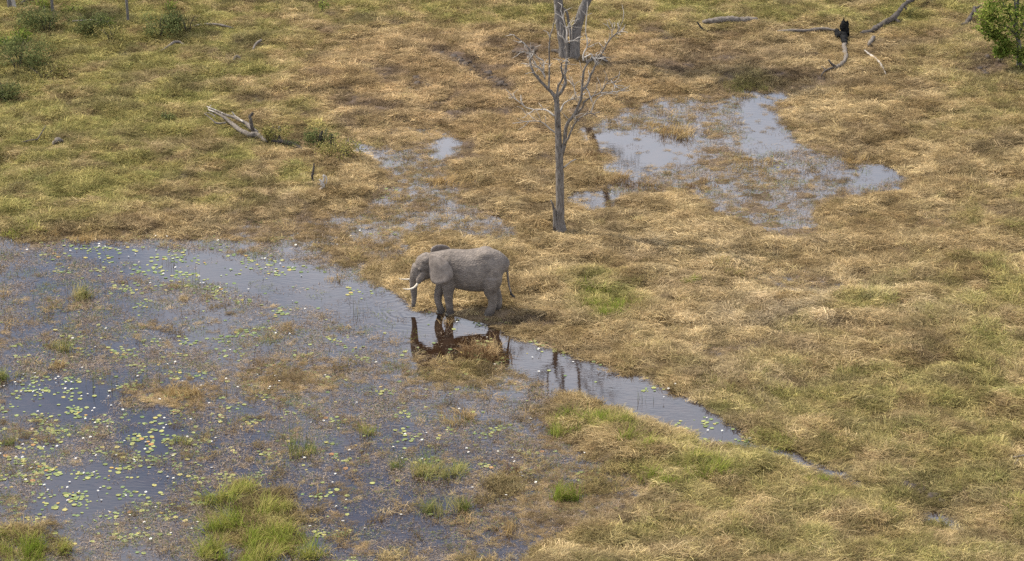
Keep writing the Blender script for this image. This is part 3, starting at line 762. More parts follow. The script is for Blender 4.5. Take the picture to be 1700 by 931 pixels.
    for i in range(26):
        a = rnd.random() * 6.283; q = rnd.random()
        sx, sy = math.cos(a) * .07 * q, math.sin(a) * .07 * q
        tube(bm, [(-1.79, -.06, 1.04 - .1 * rnd.random(), .016), (-1.84 + sx, -.07 + sy, .84, .014), (-1.90 + sx * 2.2 - .04 * rnd.random(), -.08 + sy * 2.2, .70 + rnd.random() * .09, .005)], 5)
    obj('tail_tuft', bm_mesh(bm, 'tail_tuft', M_HAIR), root)
    for k, (lx, ly) in enumerate(((.66, -.2), (1.03, .05), (-.92, -.29), (-1.24, .27))):
        for a in (-.75, 0, .75):
            bm = bmesh.new(); ellipsoid(bm, (lx + .185 * math.cos(a), ly + .185 * math.sin(a), .055), (.03, .045, .05))
            obj('toenail', bm_mesh(bm, 'toenail', rough_nail), root)
    return root
rough_nail = rough_mat('toenail_horn', (.13, .115, .095), (.22, .20, .165), 8.0, .1)
ele = build_elephant()
for o_ in [ele] + list(ele.children):       # turn to face left
    o_.data.transform(Matrix.Diagonal((-1, 1, 1, 1))); o_.data.flip_normals()
ele.location = (ELE.x, ELE.y, 0.0)
tag(ele, 'grey elephant with white tusks standing at the edge of the water channel', 'elephant')

# ------------------------------------------------------------------ dead tree in the middle
def branch_mesh(name, pts, mat, n=8, jit=.08, seed=0, origin=None):
    bm = bmesh.new(); tube(bm, pts, n, True, jit, seed)
    me = bm_mesh(bm, name, mat)
    if origin is not None: me.transform(Matrix.Translation(-Vector(origin)))
    return me
TB = ground_at(929, 385)
PXM = FPX / ((TB - Vector(CP)).dot(Vector(FW)))        # pixels per metre at the tree
def c4(x, y): return 840 + x / 4.655, 30 + y / 4.655
def c2(x, y): return 840 + x / 2.327, y / 2.327
def tree_pts(seq, r0, r1, y0, y1, conv):
    out_ = []
    for i, q in enumerate(seq):
        s_ = i / max(1, len(seq) - 1)
        u, v = conv(*q)
        w = vp(u, v, TB.y + y0 + (y1 - y0) * s_ + rnd.uniform(-.06, .06) * (0 < i))
        out_.append((w.x, w.y, w.z, (r0 + (r1 - r0) * s_ ** .8) * .98 + .006))
    return out_
dt = empty('dead_tree', TB)
tag(dt, 'tall grey leafless dead tree standing on straw behind the elephant', 'dead tree')
BR = []
def add_branch(seq, r0, r1, y0, y1, conv=c4, mat=None, name='branch', n=7):
    pts = spline(tree_pts(seq, r0, r1, y0, y1, conv), 3)
    rr = rnd.random(); BR.append(pts)
    pts = [(a + rnd.uniform(-.012, .012), b_ + rnd.uniform(-.012, .012), c + rnd.uniform(-.012, .012), r) for a, b_, c, r in pts]
    return obj(name, branch_mesh(name, pts, mat or (M_TWIG if r0 < .045 else M_DEADWOOD), n, .10, int(rr * 1e6), TB), dt)
tp = tree_pts([(207, 897), (208, 860), (209, 800), (208, 700), (205, 600), (201, 500), (198, 430), (194, 365)], .24, .10, 0, 0, c2)
tp = [(a, b_, c, r) for (a, b_, c, _), r in zip(tp, (.27, .22, .19, .18, .165, .135, .12, .105))]
tp[0] = (tp[0][0], tp[0][1], -.15, .40)
obj('trunk', branch_mesh('trunk', spline(tp, 4), M_DEADWOOD, 14, .07, 3, TB), dt)
B_ = add_branch
B_([(190, 885), (188, 820), (182, 795), (174, 772)], .10, .02, -.12, -.18, c2)                                   # broken stub at the foot
B_([(392, 650), (398, 605), (430, 560), (460, 500), (452, 440), (465, 370), (472, 250), (465, 190)], .085, .045, 0, .5)
B_([(468, 195), (470, 130), (465, 80), (440, 0), (425, -60)], .04, .012, .5, .9)
B_([(465, 192), (440, 150), (415, 122)], .035, .015, .5, .3, mat=M_TWIG)
B_([(465, 190), (495, 180), (532, 174)], .03, .012, .5, .7, mat=M_TWIG)
B_([(466, 95), (480, 78), (497, 58)], .025, .01, .75, .6)
B_([(394, 640), (396, 590), (405, 520), (440, 460), (428, 400), (430, 350), (445, 335)], .06, .02, 0, -.5)
B_([(388, 650), (372, 600), (330, 550), (270, 490), (215, 420), (190, 360), (185, 290), (175, 230), (120, 180), (58, 128)], .085, .018, 0, .6)
B_([(285, 402), (230, 360), (195, 283)], .035, .014, .1, -.3, mat=M_TWIG)
B_([(302, 455), (270, 400), (238, 372)], .035, .014, .1, .5, mat=M_TWIG)
B_([(288, 328), (235, 295), (208, 258)], .03, .012, -.3, -.5, mat=M_TWIG)
B_([(300, 470), (288, 400), (288, 330)], .03, .014, .2, -.3)
B_([(330, 550), (332, 480), (335, 380), (335, 250), (340, 150), (362, 75), (375, 5), (378, -40)], .045, .010, 0, .4)
B_([(176, 266), (140, 258), (108, 264)], .02, .008, .5, .3, mat=M_TWIG)
B_([(418, 1075), (440, 1020), (455, 950), (462, 870), (475, 810), (530, 740), (580, 620), (590, 500), (605, 400), (630, 350), (662, 322)], .115, .025, 0, -.8)
B_([(588, 560), (630, 510), (650, 450), (700, 350), (740, 270), (800, 170), (850, 120), (875, 80), (905, 8)], .065, .010, -.5, .2)
B_([(835, 130), (870, 112), (905, 98)], .02, .008, 0, .2)
B_([(820, 140), (818, 100), (822, 80)], .018, .008, 0, -.1)
B_([(612, 530), (640, 570), (660, 645)], .03, .010, -.4, -.9, mat=M_TWIG)
B_([(605, 305), (640, 285), (660, 275), (665, 300), (700, 310), (757, 310)], .028, .010, -.7, -.4, mat=M_TWIG)
B_([(598, 330), (600, 270), (630, 205), (615, 100), (622, 0), (624, -50)], .035, .010, -.7, -.3)
B_([(692, 360), (690, 330), (696, 310)], .02, .01, -.3, -.2)
B_([(540, 745), (590, 690), (610, 640), (680, 600), (740, 565), (790, 492), (882, 434)], .05, .012, -.3, -1.1)
B_([(812, 482), (830, 505), (855, 538)], .022, .009, -.9, -1.2, mat=M_TWIG)
B_([(735, 578), (800, 572), (860, 566), (888, 560)], .022, .007, -.8, -.4)
B_([(655, 735), (690, 640), (735, 600), (762, 588)], .028, .010, -.4, -.9)
B_([(455, 975), (478, 930), (500, 880), (530, 820), (570, 770), (650, 735), (708, 766)], .055, .012, -.2, -1.0)
B_([(560, 790), (545, 795), (530, 760)], .025, .010, -.5, -.7, mat=M_TWIG)
B_([(372, 755), (330, 720), (280, 705), (215, 706), (150, 685), (112, 628)], .04, .010, 0, .8)
B_([(217, 706), (165, 742), (125, 698)], .02, .008, .4, .2, mat=M_TWIG)
B_([(150, 688), (90, 640), (45, 605)], .016, .006, .6, .8)
B_([(388, 888), (340, 855), (290, 810), (230, 795), (150, 800), (50, 812)], .035, .008, 0, -.6)
B_([(418, 722), (450, 660), (500, 630), (577, 604)], .04, .012, 0, .7)
B_([(545, 615), (532, 570), (524, 518)], .022, .008, .5, .7)
B_([(222, 648), (245, 628), (268, 616)], .04, .014, 0, -.3, c2)
base_br = list(BR)
for i in range(210):                        # fine twigs along the outer half of the branches
    pts = rnd.choice(base_br); k = rnd.randrange(len(pts) // 3, len(pts)); q = Vector(pts[k][:3])
    if q.z < 4.2: continue
    d = (Vector(pts[k][:3]) - Vector(pts[max(0, k - 2)][:3])); d = d.normalized() if d.length > 1e-6 else Vector((0, 0, 1))
    d = (d + Vector((gauss(.6), gauss(.6), gauss(.5) + .15))).normalized(); L = rnd.uniform(.22, .75)
    m1 = q + d * L * .5; d2 = (d + Vector((gauss(.35), gauss(.35), gauss(.3)))).normalized(); e1 = m1 + d2 * L * .5
    obj('twig', branch_mesh('twig', [(*q, .017), (*m1, .013), (*e1, .007)], M_TWIG, 5, .1, i, TB), dt)
for i, (a, b_) in enumerate([((62,131),(35,128)),((120,180),(90,190)),((185,290),(210,250)),((340,150),(320,110)),((465,80),(490,30)),((700,350),(720,300)),((740,270),(770,275)),((800,170),(795,120)),((875,80),(860,40)),((790,492),(770,460)),((680,600),(690,560)),((215,420),(150,430)),((190,360),(120,350)),((650,450),(640,400)),((590,500),(570,470)),((335,380),(355,350)),((280,705),(270,670)),((850,120),(890,125))]):
    mx_, my_ = (a[0] + b_[0]) / 2 + rnd.uniform(-6, 6), (a[1] + b_[1]) / 2 + rnd.uniform(-6, 6)
    B_([a, (mx_, my_), b_], .018, .005, rnd.uniform(-.4, .4), rnd.uniform(-.7, .7), mat=M_TWIG, name='twig', n=5)

# ------------------------------------------------------------------ forked tree behind it and other trees
def leaf_crown(name, parent, blobs, nclump, nleaf, L, mat, origin):
    B = Blades(); o0 = Vector(origin)
    for i in range(nclump):
        c, r = rnd.choice(blobs)
        d = Vector((gauss(1), gauss(1), gauss(1))).normalized() * (rnd.random() ** .45)
        q = Vector((c[0] + d.x * r[0], c[1] + d.y * r[1], c[2] + d.z * r[2])) - o0
        bv, hv = rnd.random(), rnd.random()
        for k in range(nleaf):
            dd = Vector((gauss(1), gauss(1), gauss(.6)))
            B.leaf(q + dd * L * .7, Vector((gauss(.7), gauss(.7), 1)), dd, L * rnd.uniform(.7, 1.3), L * rnd.uniform(.45, .7), min(1, max(0, bv + gauss(.15))), min(1, max(0, hv + gauss(.15))))
    return obj(name, B.mesh(name, mat), parent)
FB = ground_at(946, 95)
ft = empty('forked_tree', FB); tag(ft, 'big grey forked tree trunk rising beyond the dead tree', 'tree')
def fpt(u, v, dy, r):
    w = vp(u, v, FB.y + dy); return (w.x, w.y, w.z, r * .8)
bm = bmesh.new()
tube(bm, spline([fpt(938, 97, 0, .42)[:2] + (-.2, .38), fpt(937, 82, 0, .36), fpt(932, 50, .05, .32), fpt(928, 15, .1, .29), fpt(924, -40, .2, .27), fpt(915, -140, .6, .22), fpt(905, -260, 1, .15)], 4), 14, True, .06, 4)
me = bm_mesh(bm, 'trunk', M_BARK); me.transform(Matrix.Translation(-FB)); obj('trunk', me, ft)
bm = bmesh.new()
tube(bm, spline([fpt(953, 97, 0, .42)[:2] + (-.2, .36), fpt(953, 82, 0, .37), fpt(957, 52, .05, .31), fpt(966, 20, .15, .29), fpt(978, -10, .3, .28), fpt(1000, -80, .2, .24), fpt(1030, -200, 0, .16)], 4), 14, True, .06, 5)
me = bm_mesh(bm, 'trunk', M_BARK); me.transform(Matrix.Translation(-FB)); obj('trunk', me, ft)
bm = bmesh.new(); tube(bm, spline([fpt(948, 62, -.1, .10), fpt(944, 38, -.1, .09), fpt(941, 20, -.15, .08), fpt(931, 8, -.3, .07), fpt(925, -20, -.5, .05)], 3), 8, True, .1, 6)
me = bm_mesh(bm, 'branch', M_BARK); me.transform(Matrix.Translation(-FB)); obj('branch', me, ft)
bm = bmesh.new(); tube(bm, spline([fpt(952, 45, -.3, .09), fpt(957, 34, -.42, .07), fpt(955, 30, -.45, .05)], 3), 8, True, .1, 7)
me = bm_mesh(bm, 'branch', M_BARK); me.transform(Matrix.Translation(-FB)); obj('branch', me, ft)
CW = [vp(905, -300, FB.y + 1), vp(1000, -300, FB.y), vp(1060, -190, FB.y - 1), vp(860, -230, FB.y + 1.5), vp(960, -220, FB.y + 2)]
leaf_crown('crown', ft, [(c, (2.4, 2.4, 1.5)) for c in CW], 420, 8, .20, M_DARKLEAF, FB)
# sprays of leaves hanging just above the picture, seen mirrored in the far pond
leaf_crown('foliage', ft, [(vp(1022, -38, FB.y - .5), (.45, .4, .5)), (vp(1046, -55, FB.y - .5), (.6, .5, .6)), (vp(1075, -75, FB.y - .6), (.7, .5, .4))], 46, 7, .14, M_DARKLEAF, FB)

# leafy lime-green tree in the corner
LB = ground_at(1692, 112)
lt = empty('leafy_tree', LB); tag(lt, 'bright lime-green leafy tree at the top right corner', 'tree')
def tube_obj(name, pts, mat, parent, origin, n=8, jit=.1, seed=1):
    bm = bmesh.new(); tube(bm, spline(pts, 3), n, True, jit, seed); me = bm_mesh(bm, name, mat)
    me.transform(Matrix.Translation(-Vector(origin))); return obj(name, me, parent)
def lpt(u, v, dy, r):
    w = vp(u, v, LB.y + dy); return (w.x, w.y, w.z, r)
tube_obj('trunk', [(LB.x, LB.y, -.1, .16), lpt(1692, 80, .1, .13), lpt(1686, 40, .2, .10), lpt(1690, 0, .3, .08), lpt(1700, -60, .3, .05)], M_BARK, lt, LB)
for a in ((1655, 40), (1665, 5), (1715, 20), (1730, -20), (1680, -40)):
    tube_obj('branch', [lpt(1690, 60, .1, .07), lpt((1690 + a[0]) / 2, (50 + a[1]) / 2, -.2, .05), lpt(a[0], a[1], -.5, .02)], M_BARK, lt, LB)
bl_ = [(lpt(u, v, dy, 0)[:3], (r, r * 1.1, r * .85)) for u, v, dy, r in ((1648, 12, -.3, .75), (1643, 48, -.2, .55), (1640, 25, -.1, .45), (1668, 30, -.6, .85), (1660, 62, -.3, .5), (1690, 55, -.3, .75), (1700, 15, -.2, .9), (1672, 78, -.2, .42), (1655, -25, 0, .8), (1700, -40, .3, 1.2), (1725, 30, .2, 1.0), (1740, -20, .5, 1.4), (1660, 85, 0, .22), (1700, 90, -.2, .45), (1685, -80, .4, 1.2))]
leaf_crown('crown', lt, bl_, 560, 12, .17, M_LEAF, LB)

# slim trees at the top left, mostly above the picture
def slim_tree(name, u, v, r, lean, H, label, crown):
    b0 = ground_at(u, v); e = empty(name, b0); tag(e, label, 'tree')
    tube_obj('trunk', [(b0.x, b0.y, -.1, r * 1.35), (b0.x + lean * .1, b0.y, .5, r), (b0.x + lean * .5, b0.y, H * .5, r * .85), (b0.x + lean, b0.y + .2, H, r * .6)], M_BARK, e, b0, 8)
    for k in range(3):
        a = rnd.random() * 6.283
        tube_obj('branch', [(b0.x + lean * .8, b0.y, H * .8, r * .5), (b0.x + lean + math.cos(a) * .8, b0.y + math.sin(a) * .8, H * 1.1, r * .3), (b0.x + lean + math.cos(a) * 1.5, b0.y + math.sin(a) * 1.5, H * 1.3, r * .12)], M_BARK, e, b0, 6)
    if crown:
        leaf_crown('crown', e, [((b0.x + lean, b0.y, H * 1.25), (crown, crown, crown * .6))], 160, 8, .2, M_DARKLEAF, b0)
    return e
slim_tree('slim_tree', 88, 24, .085, -.15, 4.0, 'slim grey trunk rising behind the dark bushes at top left', 1.5)
slim_tree('slim_tree', 213, 38, .075, -.1, 4.2, 'thin pale tree trunk just behind the far fallen pole', 1.3)
e = slim_tree('pale_trunk_tree', 20, 14, .22, -.5, 5.0, 'leaning tree with a pale split trunk in the top left corner', 1.8)
b0 = ground_at(26, 15)
tube_obj('trunk', [(b0.x, b0.y, -.1, .17), (b0.x - .12, b0.y, .5, .12), (b0.x - .35, b0.y, 2.0, .10), (b0.x - .6, b0.y, 4.0, .07)], M_TWIG, e, e.location, 8)['label'] = 'pale stem of the split trunk'

# ------------------------------------------------------------------ fallen wood
def lie(u, v, r, lift=0.0):
    r = r * .95 + .006; w = ground_at(u, v); return (w.x, w.y, w.z + r * .8 + .05 + lift, r)
def up_pt(ub, vb, u, v, r):                # a point standing above the spot (ub, vb), seen at (u, v)
    b0 = ground_at(ub, vb); w = vp(u, v, b0.y); return (w.x, w.y, w.z, r * .98 + .006)
def wood(name, label, cat, base, mat, parts, group=None, jit=1.0):
    b0 = ground_at(*base); e = empty(name, b0); tag(e, label, cat, group)
    for i, (nm, mt, pts) in enumerate(parts):
        tube_obj(nm, [(p_[0] + gauss(p_[3] * .13 * jit), p_[1] + gauss(p_[3] * .13 * jit), p_[2] + gauss(p_[3] * .08 * jit), p_[3] * (1 + jit * rnd.uniform(-.15, .12))) for p_ in spline(pts, 3)], mt or mat, e, b0, 9, .20, 17 * i + int(base[0]))
    return e
def L5(x, y): return 320 + x / 5, 170 + y / 5
def l5(x, y, r, h=0.0): return lie(*L5(x, y), r, h)
def l5u(bx, by, x, y, r): return up_pt(*L5(bx, by), *L5(x, y), r)
wood('fallen_tree', 'grey weathered fallen tree with an upright broken limb on the grass', 'fallen tree', (430, 230), M_LOG, [
    ('trunk', None, [l5(615, 322, 0.086), l5(540, 300, 0.133), l5(460, 290, 0.125), l5(390, 262, 0.117, .1), l5(320, 225, 0.086, .2), l5(250, 185, 0.070, .3), l5(140, 150, 0.039, .45)]),
    ('branch', None, [l5(540, 295, 0.094, .05), l5(470, 250, 0.094, .25), l5(380, 215, 0.070, .35), l5(280, 185, 0.062, .4), l5(200, 165, 0.047, .5)]),
    ('branch', None, [l5(275, 215, 0.047, .2), l5(200, 225, 0.039, .25), l5(160, 195, 0.027, .35), l5(100, 175, 0.016, .45)]),
    ('branch', M_TWIG, [l5(180, 165, 0.027, .45), l5(135, 150, 0.023, .5), l5(155, 130, 0.012, .6)]),
    ('limb', M_DARKLOG, [l5(505, 280, 0.094), l5u(505, 280, 495, 215, .085), l5u(505, 280, 480, 150, .075), l5u(505, 280, 478, 115, .07), l5u(505, 280, 500, 88, .06)]),
    ('branch', None, [l5(530, 270, 0.047, .1), l5u(530, 280, 538, 240, .03)]),
    ('branch', M_TWIG, [l5(250, 178, .03, .45), l5(200, 160, .035, .5), l5(150, 148, .025, .55), l5(120, 138, .012, .6)]),
    ('branch', None, [l5(190, 190, .03, .4), l5(150, 180, .025, .45), l5(110, 182, .012, .5)]),
    ('branch', M_TWIG, [l5(420, 235, .03, .35), l5(360, 200, .025, .45), l5(330, 180, .012, .6)]),
    ('branch', None, [l5(310, 195, 0.031, .3), l5u(310, 195, 303, 155, .018)])])
wood('broken_log', 'dark broken log half hidden by yellow-green weeds beside the fallen tree', 'log', (480, 240), M_DARKLOG, [
    ('trunk', None, [l5(650, 325, .08), l5(720, 340, .10), l5(800, 362, .11), l5(870, 385, .10), l5(915, 408, .05)]),
    ('limb', M_LOG, [l5(718, 320, .05), l5u(718, 320, 722, 250, .045), l5u(718, 320, 718, 200, .04)]),
    ('branch', None, [l5(825, 370, .05), l5u(825, 370, 800, 345, .04), l5u(825, 370, 822, 330, .03)])])
wood('stump_cluster', 'dark knobbly stumps rising out of a green weedy clump', 'stump', (545, 252), M_DARKLOG, [
    ('stump', None, [l5(1075, 400, .11), l5u(1075, 400, 1060, 330, .10), l5u(1075, 400, 1062, 290, .085), l5u(1075, 400, 1075, 235, .03)]),
    ('stump', None, [l5(1160, 390, .08), l5u(1160, 390, 1155, 330, .08), l5u(1160, 390, 1155, 265, .055)]),
    ('stump', None, [l5(1185, 430, .09), l5u(1185, 430, 1183, 370, .06), l5u(1185, 430, 1180, 350, .03)]),
    ('stump', None, [l5(1285, 465, .10), l5u(1285, 465, 1280, 410, .06), l5u(1285, 465, 1272, 365, .04)]),
    ('log', M_LOG, [l5(1050, 370, .07, .2), l5(1090, 395, .08, .05), l5(1115, 425, .05)])])
wood('thin_stake', 'thin dark upright dead stick left of the twisted stump', 'stick', (519, 302), M_DARKLOG, [
    ('stem', None, [l5(1000, 665, .05), l5u(1000, 665, 990, 620, .05), l5u(1000, 665, 1002, 570, .045), l5u(1000, 665, 1007, 505, .02)])])
wood('twisted_stump', 'pale twisted dead stump with looped roots on the straw', 'stump', (532, 317), M_TWIG, [
    ('trunk', None, [l5(1045, 745, .039), l5u(1070, 735, 1080, 700, .065), l5u(1070, 735, 1070, 660, .065), l5u(1070, 735, 1050, 640, .019)]),
    ('root', None, [l5u(1075, 735, 1065, 690, .032), l5u(1075, 735, 1090, 640, .039), l5u(1075, 735, 1085, 605, .032), l5u(1075, 735, 1112, 630, .026), l5u(1075, 735, 1105, 675, .019)]),
    ('root', M_LOG, [l5u(1065, 735, 1068, 680, .026), l5u(1065, 735, 1035, 675, .013)]),
    ('root', None, [l5u(1085, 735, 1080, 680, .026), l5(1095, 700, .026)])])
def L3(x, y): return 1280 + x / 4.048, y / 4.048
def l3(x, y, r, h=0.0): return lie(*L3(x, y), r, h)
def l3u(bx, by, x, y, r): return up_pt(*L3(bx, by), *L3(x, y), r)
wood('burnt_stump', 'charred black standing stump with a jagged spike on top', 'stump', (1401, 62), M_CHAR, [
    ('trunk', None, [l3(498, 250, .26), l3u(498, 250, 497, 225, .24), l3u(498, 250, 495, 200, .22), l3u(498, 250, 494, 175, .21), l3u(498, 250, 496, 155, .19), l3u(498, 250, 500, 146, .13)]),
    ('splinter', None, [l3u(498, 250, 486, 185, .10), l3u(498, 250, 486, 160, .09), l3u(498, 250, 488, 140, .055), l3u(498, 250, 490, 117, .012)]),
    ('splinter', None, [l3u(498, 250, 510, 190, .10), l3u(498, 250, 512, 160, .09), l3u(498, 250, 516, 138, .03)]),
    ('splinter', None, [l3u(498, 250, 472, 195, .07), l3u(498, 250, 468, 172, .05), l3u(498, 250, 470, 160, .015)])], jit=.35)
wood('burnt_log', 'half-burnt log with black end and pale forked tip below the burnt stump', 'log', (1400, 90), M_LOG, [
    ('charred_end', M_CHAR, [l3(440, 228, .12), l3(455, 240, .19), l3(475, 262, .21), l3(490, 285, .19), l3(492, 308, .13)]),
    ('trunk', None, [l3(492, 295, .14), l3(495, 340, .12), l3(500, 380, .11), l3(495, 420, .10), l3(470, 450, .10), l3(440, 465, .09)]),
    ('branch', M_DARKLOG, [l3(445, 462, .07), l3u(440, 465, 415, 435, .05), l3u(440, 465, 385, 400, .035)]),
    ('branch', M_DARKLOG, [l3(445, 465, .07), l3(390, 485, .06, .1), l3(350, 510, .04, .1), l3(335, 530, .02, .1)]),
    ('branch', M_LOG, [l3(370, 495, .03, .1), l3(335, 480, .015, .25)])])
wood('fallen_branch', 'long dark fallen branch sloping up out of the picture past the burnt stump', 'fallen branch', (1450, 58), M_DARKLOG, [
    ('trunk', None, [l3(600, 245, .12), l3(680, 230, .17), l3(740, 195, .16, .05), l3(830, 155, .15, .2), l3(900, 90, .12, .4), l3(980, 40, .11, .5), l3(1060, -5, .08, .6), l3(1150, -60, .06, .7)]),
    ('branch', None, [l3(830, 158, .10, .15), l3(865, 170, .08), l3(892, 160, .05)]),
    ('branch', None, [l3(895, 95, .05, .4), l3u(900, 110, 908, 60, .03), l3u(900, 110, 915, 35, .012)]),
    ('branch', None, [l3(720, 215, .08), l3(735, 240, .07), l3(715, 250, .03)])])
wood('grey_pole', 'straight grey fallen pole lying left of the burnt stump', 'log', (1340, 54), M_LOG, [
    ('trunk', None, [l3(40, 222, .05), l3(110, 220, .08), l3(220, 218, .08), l3(340, 212, .10), l3(430, 225, .05)])])
wood('pale_stick', 'pale crooked stick lying right of the half-burnt log', 'stick', (1457, 100), M_TWIG, [
    ('stem', None, [l3(630, 350, .04), l3(680, 390, .06), l3(725, 425, .06), l3(750, 470, .05), l3(772, 505, .025)])])
wood('short_stub', 'short grey wood stub between the long branch and the pale stick', 'log', (1447, 72), M_LOG, [
    ('trunk', None, [l3(650, 320, .06), l3(670, 295, .10), l3(690, 265, .10)])])
wood('forked_branch', 'dark forked branch lying against the lime-green tree', 'fallen branch', (1603, 45), M_DARKLOG, [
    ('trunk', None, [l3(1275, 180, .06), l3(1310, 175, .13), l3(1345, 145, .09, .3), l3(1365, 120, .08, .5)]),
    ('branch', None, [l3(1360, 122, .07, .5), l3u(1365, 150, 1372, 90, .05), l3u(1365, 150, 1382, 60, .02)]),
    ('branch', None, [l3(1355, 128, .07, .4), l3(1385, 120, .05, .5), l3(1420, 110, .03, .6)])])
def L7(x, y): return 1000 + x / 4.25, y / 4.25
def l7(x, y, r, h=0.0): return lie(*L7(x, y), r, h)
wood('rotten_log', 'thick rotten grey log half sunk in grass near the top edge', 'log', (1215, 42), M_LOG, [
    ('trunk', None, [l7(710, 172, .10), l7(780, 168, .16), l7(900, 160, .18), l7(1000, 156, .17), l7(1090, 152, .10)])])
wood('small_dark_stick', 'small dark stick poking up below the rotten log', 'stick', (1166, 52), M_CHAR, [
    ('stem', None, [l7(750, 232, .05), l7(710, 220, .05, .1), l7(670, 200, .04, .2)])])
def L1(x, y): return x / 3.864, y / 3.864
def l1(x, y, r, h=0.0): return lie(*L1(x, y), r, h)
wood('curved_stick', 'bent grey stick lying alone in the olive grass', 'stick', (283, 80), M_LOG, [
    ('stem', None, [l1(1000, 350, .03), l1(1050, 330, .06), l1(1110, 300, .075, .1), l1(1150, 298, .06, .15), l1(1182, 308, .04, .1)])])
wood('fallen_pole', 'long thin grey pole lying behind the round dark bushes', 'log', (330, 46), M_LOG, [
    ('stem', None, [l1(1240, 178, .05), l1(1330, 178, .06, .1), l1(1420, 182, .06, .1), l1(1500, 190, .04)])])
wood('fallen_pole', 'pale pole lying across the gap between the dark bushes', 'log', (140, 44), M_LOG, [
    ('stem', None, [l1(470, 178, .04, .3), l1(560, 176, .05, .3), l1(640, 176, .05, .3), l1(700, 172, .03, .2)])])
wood('split_log', 'pair of dark split poles lying beside the pale-trunked tree', 'log', (46, 6), M_DARKLOG, [
    ('stem', None, [l1(130, 18, .05), l1(170, 12, .07), l1(215, 14, .05)]),
    ('stem', M_TWIG, [l1(140, 8, .04, .15), l1(180, 4, .05, .15), l1(205, 6, .03, .15)])])
wood('grey_snag', 'small grey snag standing near the middle of the top left slope', 'stick', (428, 85), M_LOG, [
    ('stem', None, [l1(1620, 335, .06), l1(1645, 310, .07, .15), l1(1680, 285, .05, .3)]),
    ('branch', M_DARKLOG, [l1(1500, 400, .06), l1(1520, 385, .07, .1), l1(1545, 392, .04)])])
def L9(x, y): return x / 4.232, 180 + y / 4.232
def l9(x, y, r, h=0.0): return lie(*L9(x, y), r, h)
wood('forked_stick', 'thin dark forked stick on the grass near the left edge', 'stick', (60, 237), M_DARKLOG, [
    ('stem', None, [l9(150, 248, .025), l9(210, 242, .035, .05), l9(262, 240, .04, .08)]),
    ('branch', None, [l9(262, 240, .03, .08), l9(295, 210, .025, .2), l9(325, 175, .012, .35)])])
wood('grey_log_end', 'rounded grey log end beside the thin forked stick', 'log', (95, 240), M_LOG, [
    ('trunk', None, [l9(375, 265, .08), l9(405, 250, .12, .05), l9(440, 243, .06)])])
def L2(x, y): return 1100 + x / 2.8133, 600 + y / 2.8133
wood('bare_twig', 'bare grey twig lying on grass at the right edge', 'stick', (1688, 768), M_LOG, [
    ('stem', None, [lie(*L2(1625, 467), .02, .1), lie(*L2(1655, 470), .022, .15), lie(*L2(1690, 468), .02, .2)]),
    ('branch', None, [lie(*L2(1635, 500), .018), lie(*L2(1660, 478), .02, .1)])])
wood('burnt_root', 'dark root mound at the foot of the forked tree', 'root', (990, 105), M_DARKLOG, [
    ('root', None, [lie(972, 106, .06), lie(985, 101, .12), lie(998, 98, .11), lie(1008, 102, .05)]),
    ('root', None, [lie(915, 88, .08), lie(928, 90, .14), lie(938, 96, .10)])])

# ------------------------------------------------------------------ shrubs
def shrub(name, u, v, w, h, label, mat=None, n=170, leaf=.10, stems=8):
    b0 = ground_at(u, v); e = empty(name, b0); tag(e, label, 'shrub')
    B = Blades()
    blobs = [((rnd.uniform(-.7, .7) * w, rnd.uniform(-.5, .5) * w, h * rnd.uniform(.35, .75)), w * rnd.uniform(.25, .45)) for _ in range(9)]
    for i in range(n):
        c, r = rnd.choice(blobs)
        d = Vector((gauss(1), gauss(1), gauss(1))).normalized() * r * rnd.random() ** .4
        q = Vector(c) + Vector((d.x, d.y, d.z * h / w * 1.1)); q.z = max(.05, q.z); bv, hv = rnd.random(), rnd.random()
        for k in range(7):
            dd = Vector((gauss(1), gauss(1), gauss(.8)))
            B.leaf(q + dd * leaf * .8, Vector((gauss(.8), gauss(.8), 1)), dd, leaf * rnd.uniform(.7, 1.5), leaf * rnd.uniform(.35, .6), min(1, max(0, bv + gauss(.2))), min(1, max(0, hv + gauss(.2))))
    obj('foliage', B.mesh('foliage', mat or M_SHRUBLEAF), e)
    bm = bmesh.new()
    for i in range(stems):
        a = rnd.random() * 6.283; q = rnd.uniform(.3, .8)
        tube(bm, spline([(math.cos(a) * .06 * w, math.sin(a) * .06 * w, -.05, .02), (math.cos(a) * w * .3 * q, math.sin(a) * w * .3 * q, h * .45, .014), (math.cos(a) * w * .8 * q, math.sin(a) * w * .8 * q, h * .9, .006)], 2), 5)
    obj('stem', bm_mesh(bm, 'stem', M_DARKLOG), e)
    return e
shrub('dark_bush', 78, 54, 1.9, 1.5, 'broad dark bush below the slim grey trunk', n=520)
shrub('dark_bush', 150, 58, 1.5, 1.1, 'low dark bush in the middle of the row by the pale pole', n=380)
shrub('dark_bush', 265, 62, 1.4, 1.35, 'rounded dark green bush left of the long thin pole', n=420)
shrub('dark_bush', 312, 54, 1.4, 1.1, 'dry olive bush in front of the long thin pole', M_OLIVE, n=170)
shrub('dark_bush', 185, 68, 1.2, .8, 'flat olive bush just below the row of dark bushes', M_OLIVE, n=110)
shrub('grey_green_bush', 30, 116, 2.1, 1.7, 'large grey-green bush at the left edge', n=640)
shrub('grey_green_bush', 75, 136, 1.6, .9, 'sprawling low bush in front of the large grey-green bush', M_OLIVE, n=170)
shrub('grey_green_bush', 8, 168, 1.1, 1.1, 'small dry bush at the left edge below the large bush', n=260)
shrub('lime_sapling', 36, 75, .55, .9, 'lime-leaved sapling growing behind the large left bush', M_LEAF, n=70, leaf=.13, stems=4)
shrub('lime_sapling', 5, 82, .5, .7, 'lime-leaved sapling cut by the left edge of the picture', M_LEAF, n=50, leaf=.13, stems=4)
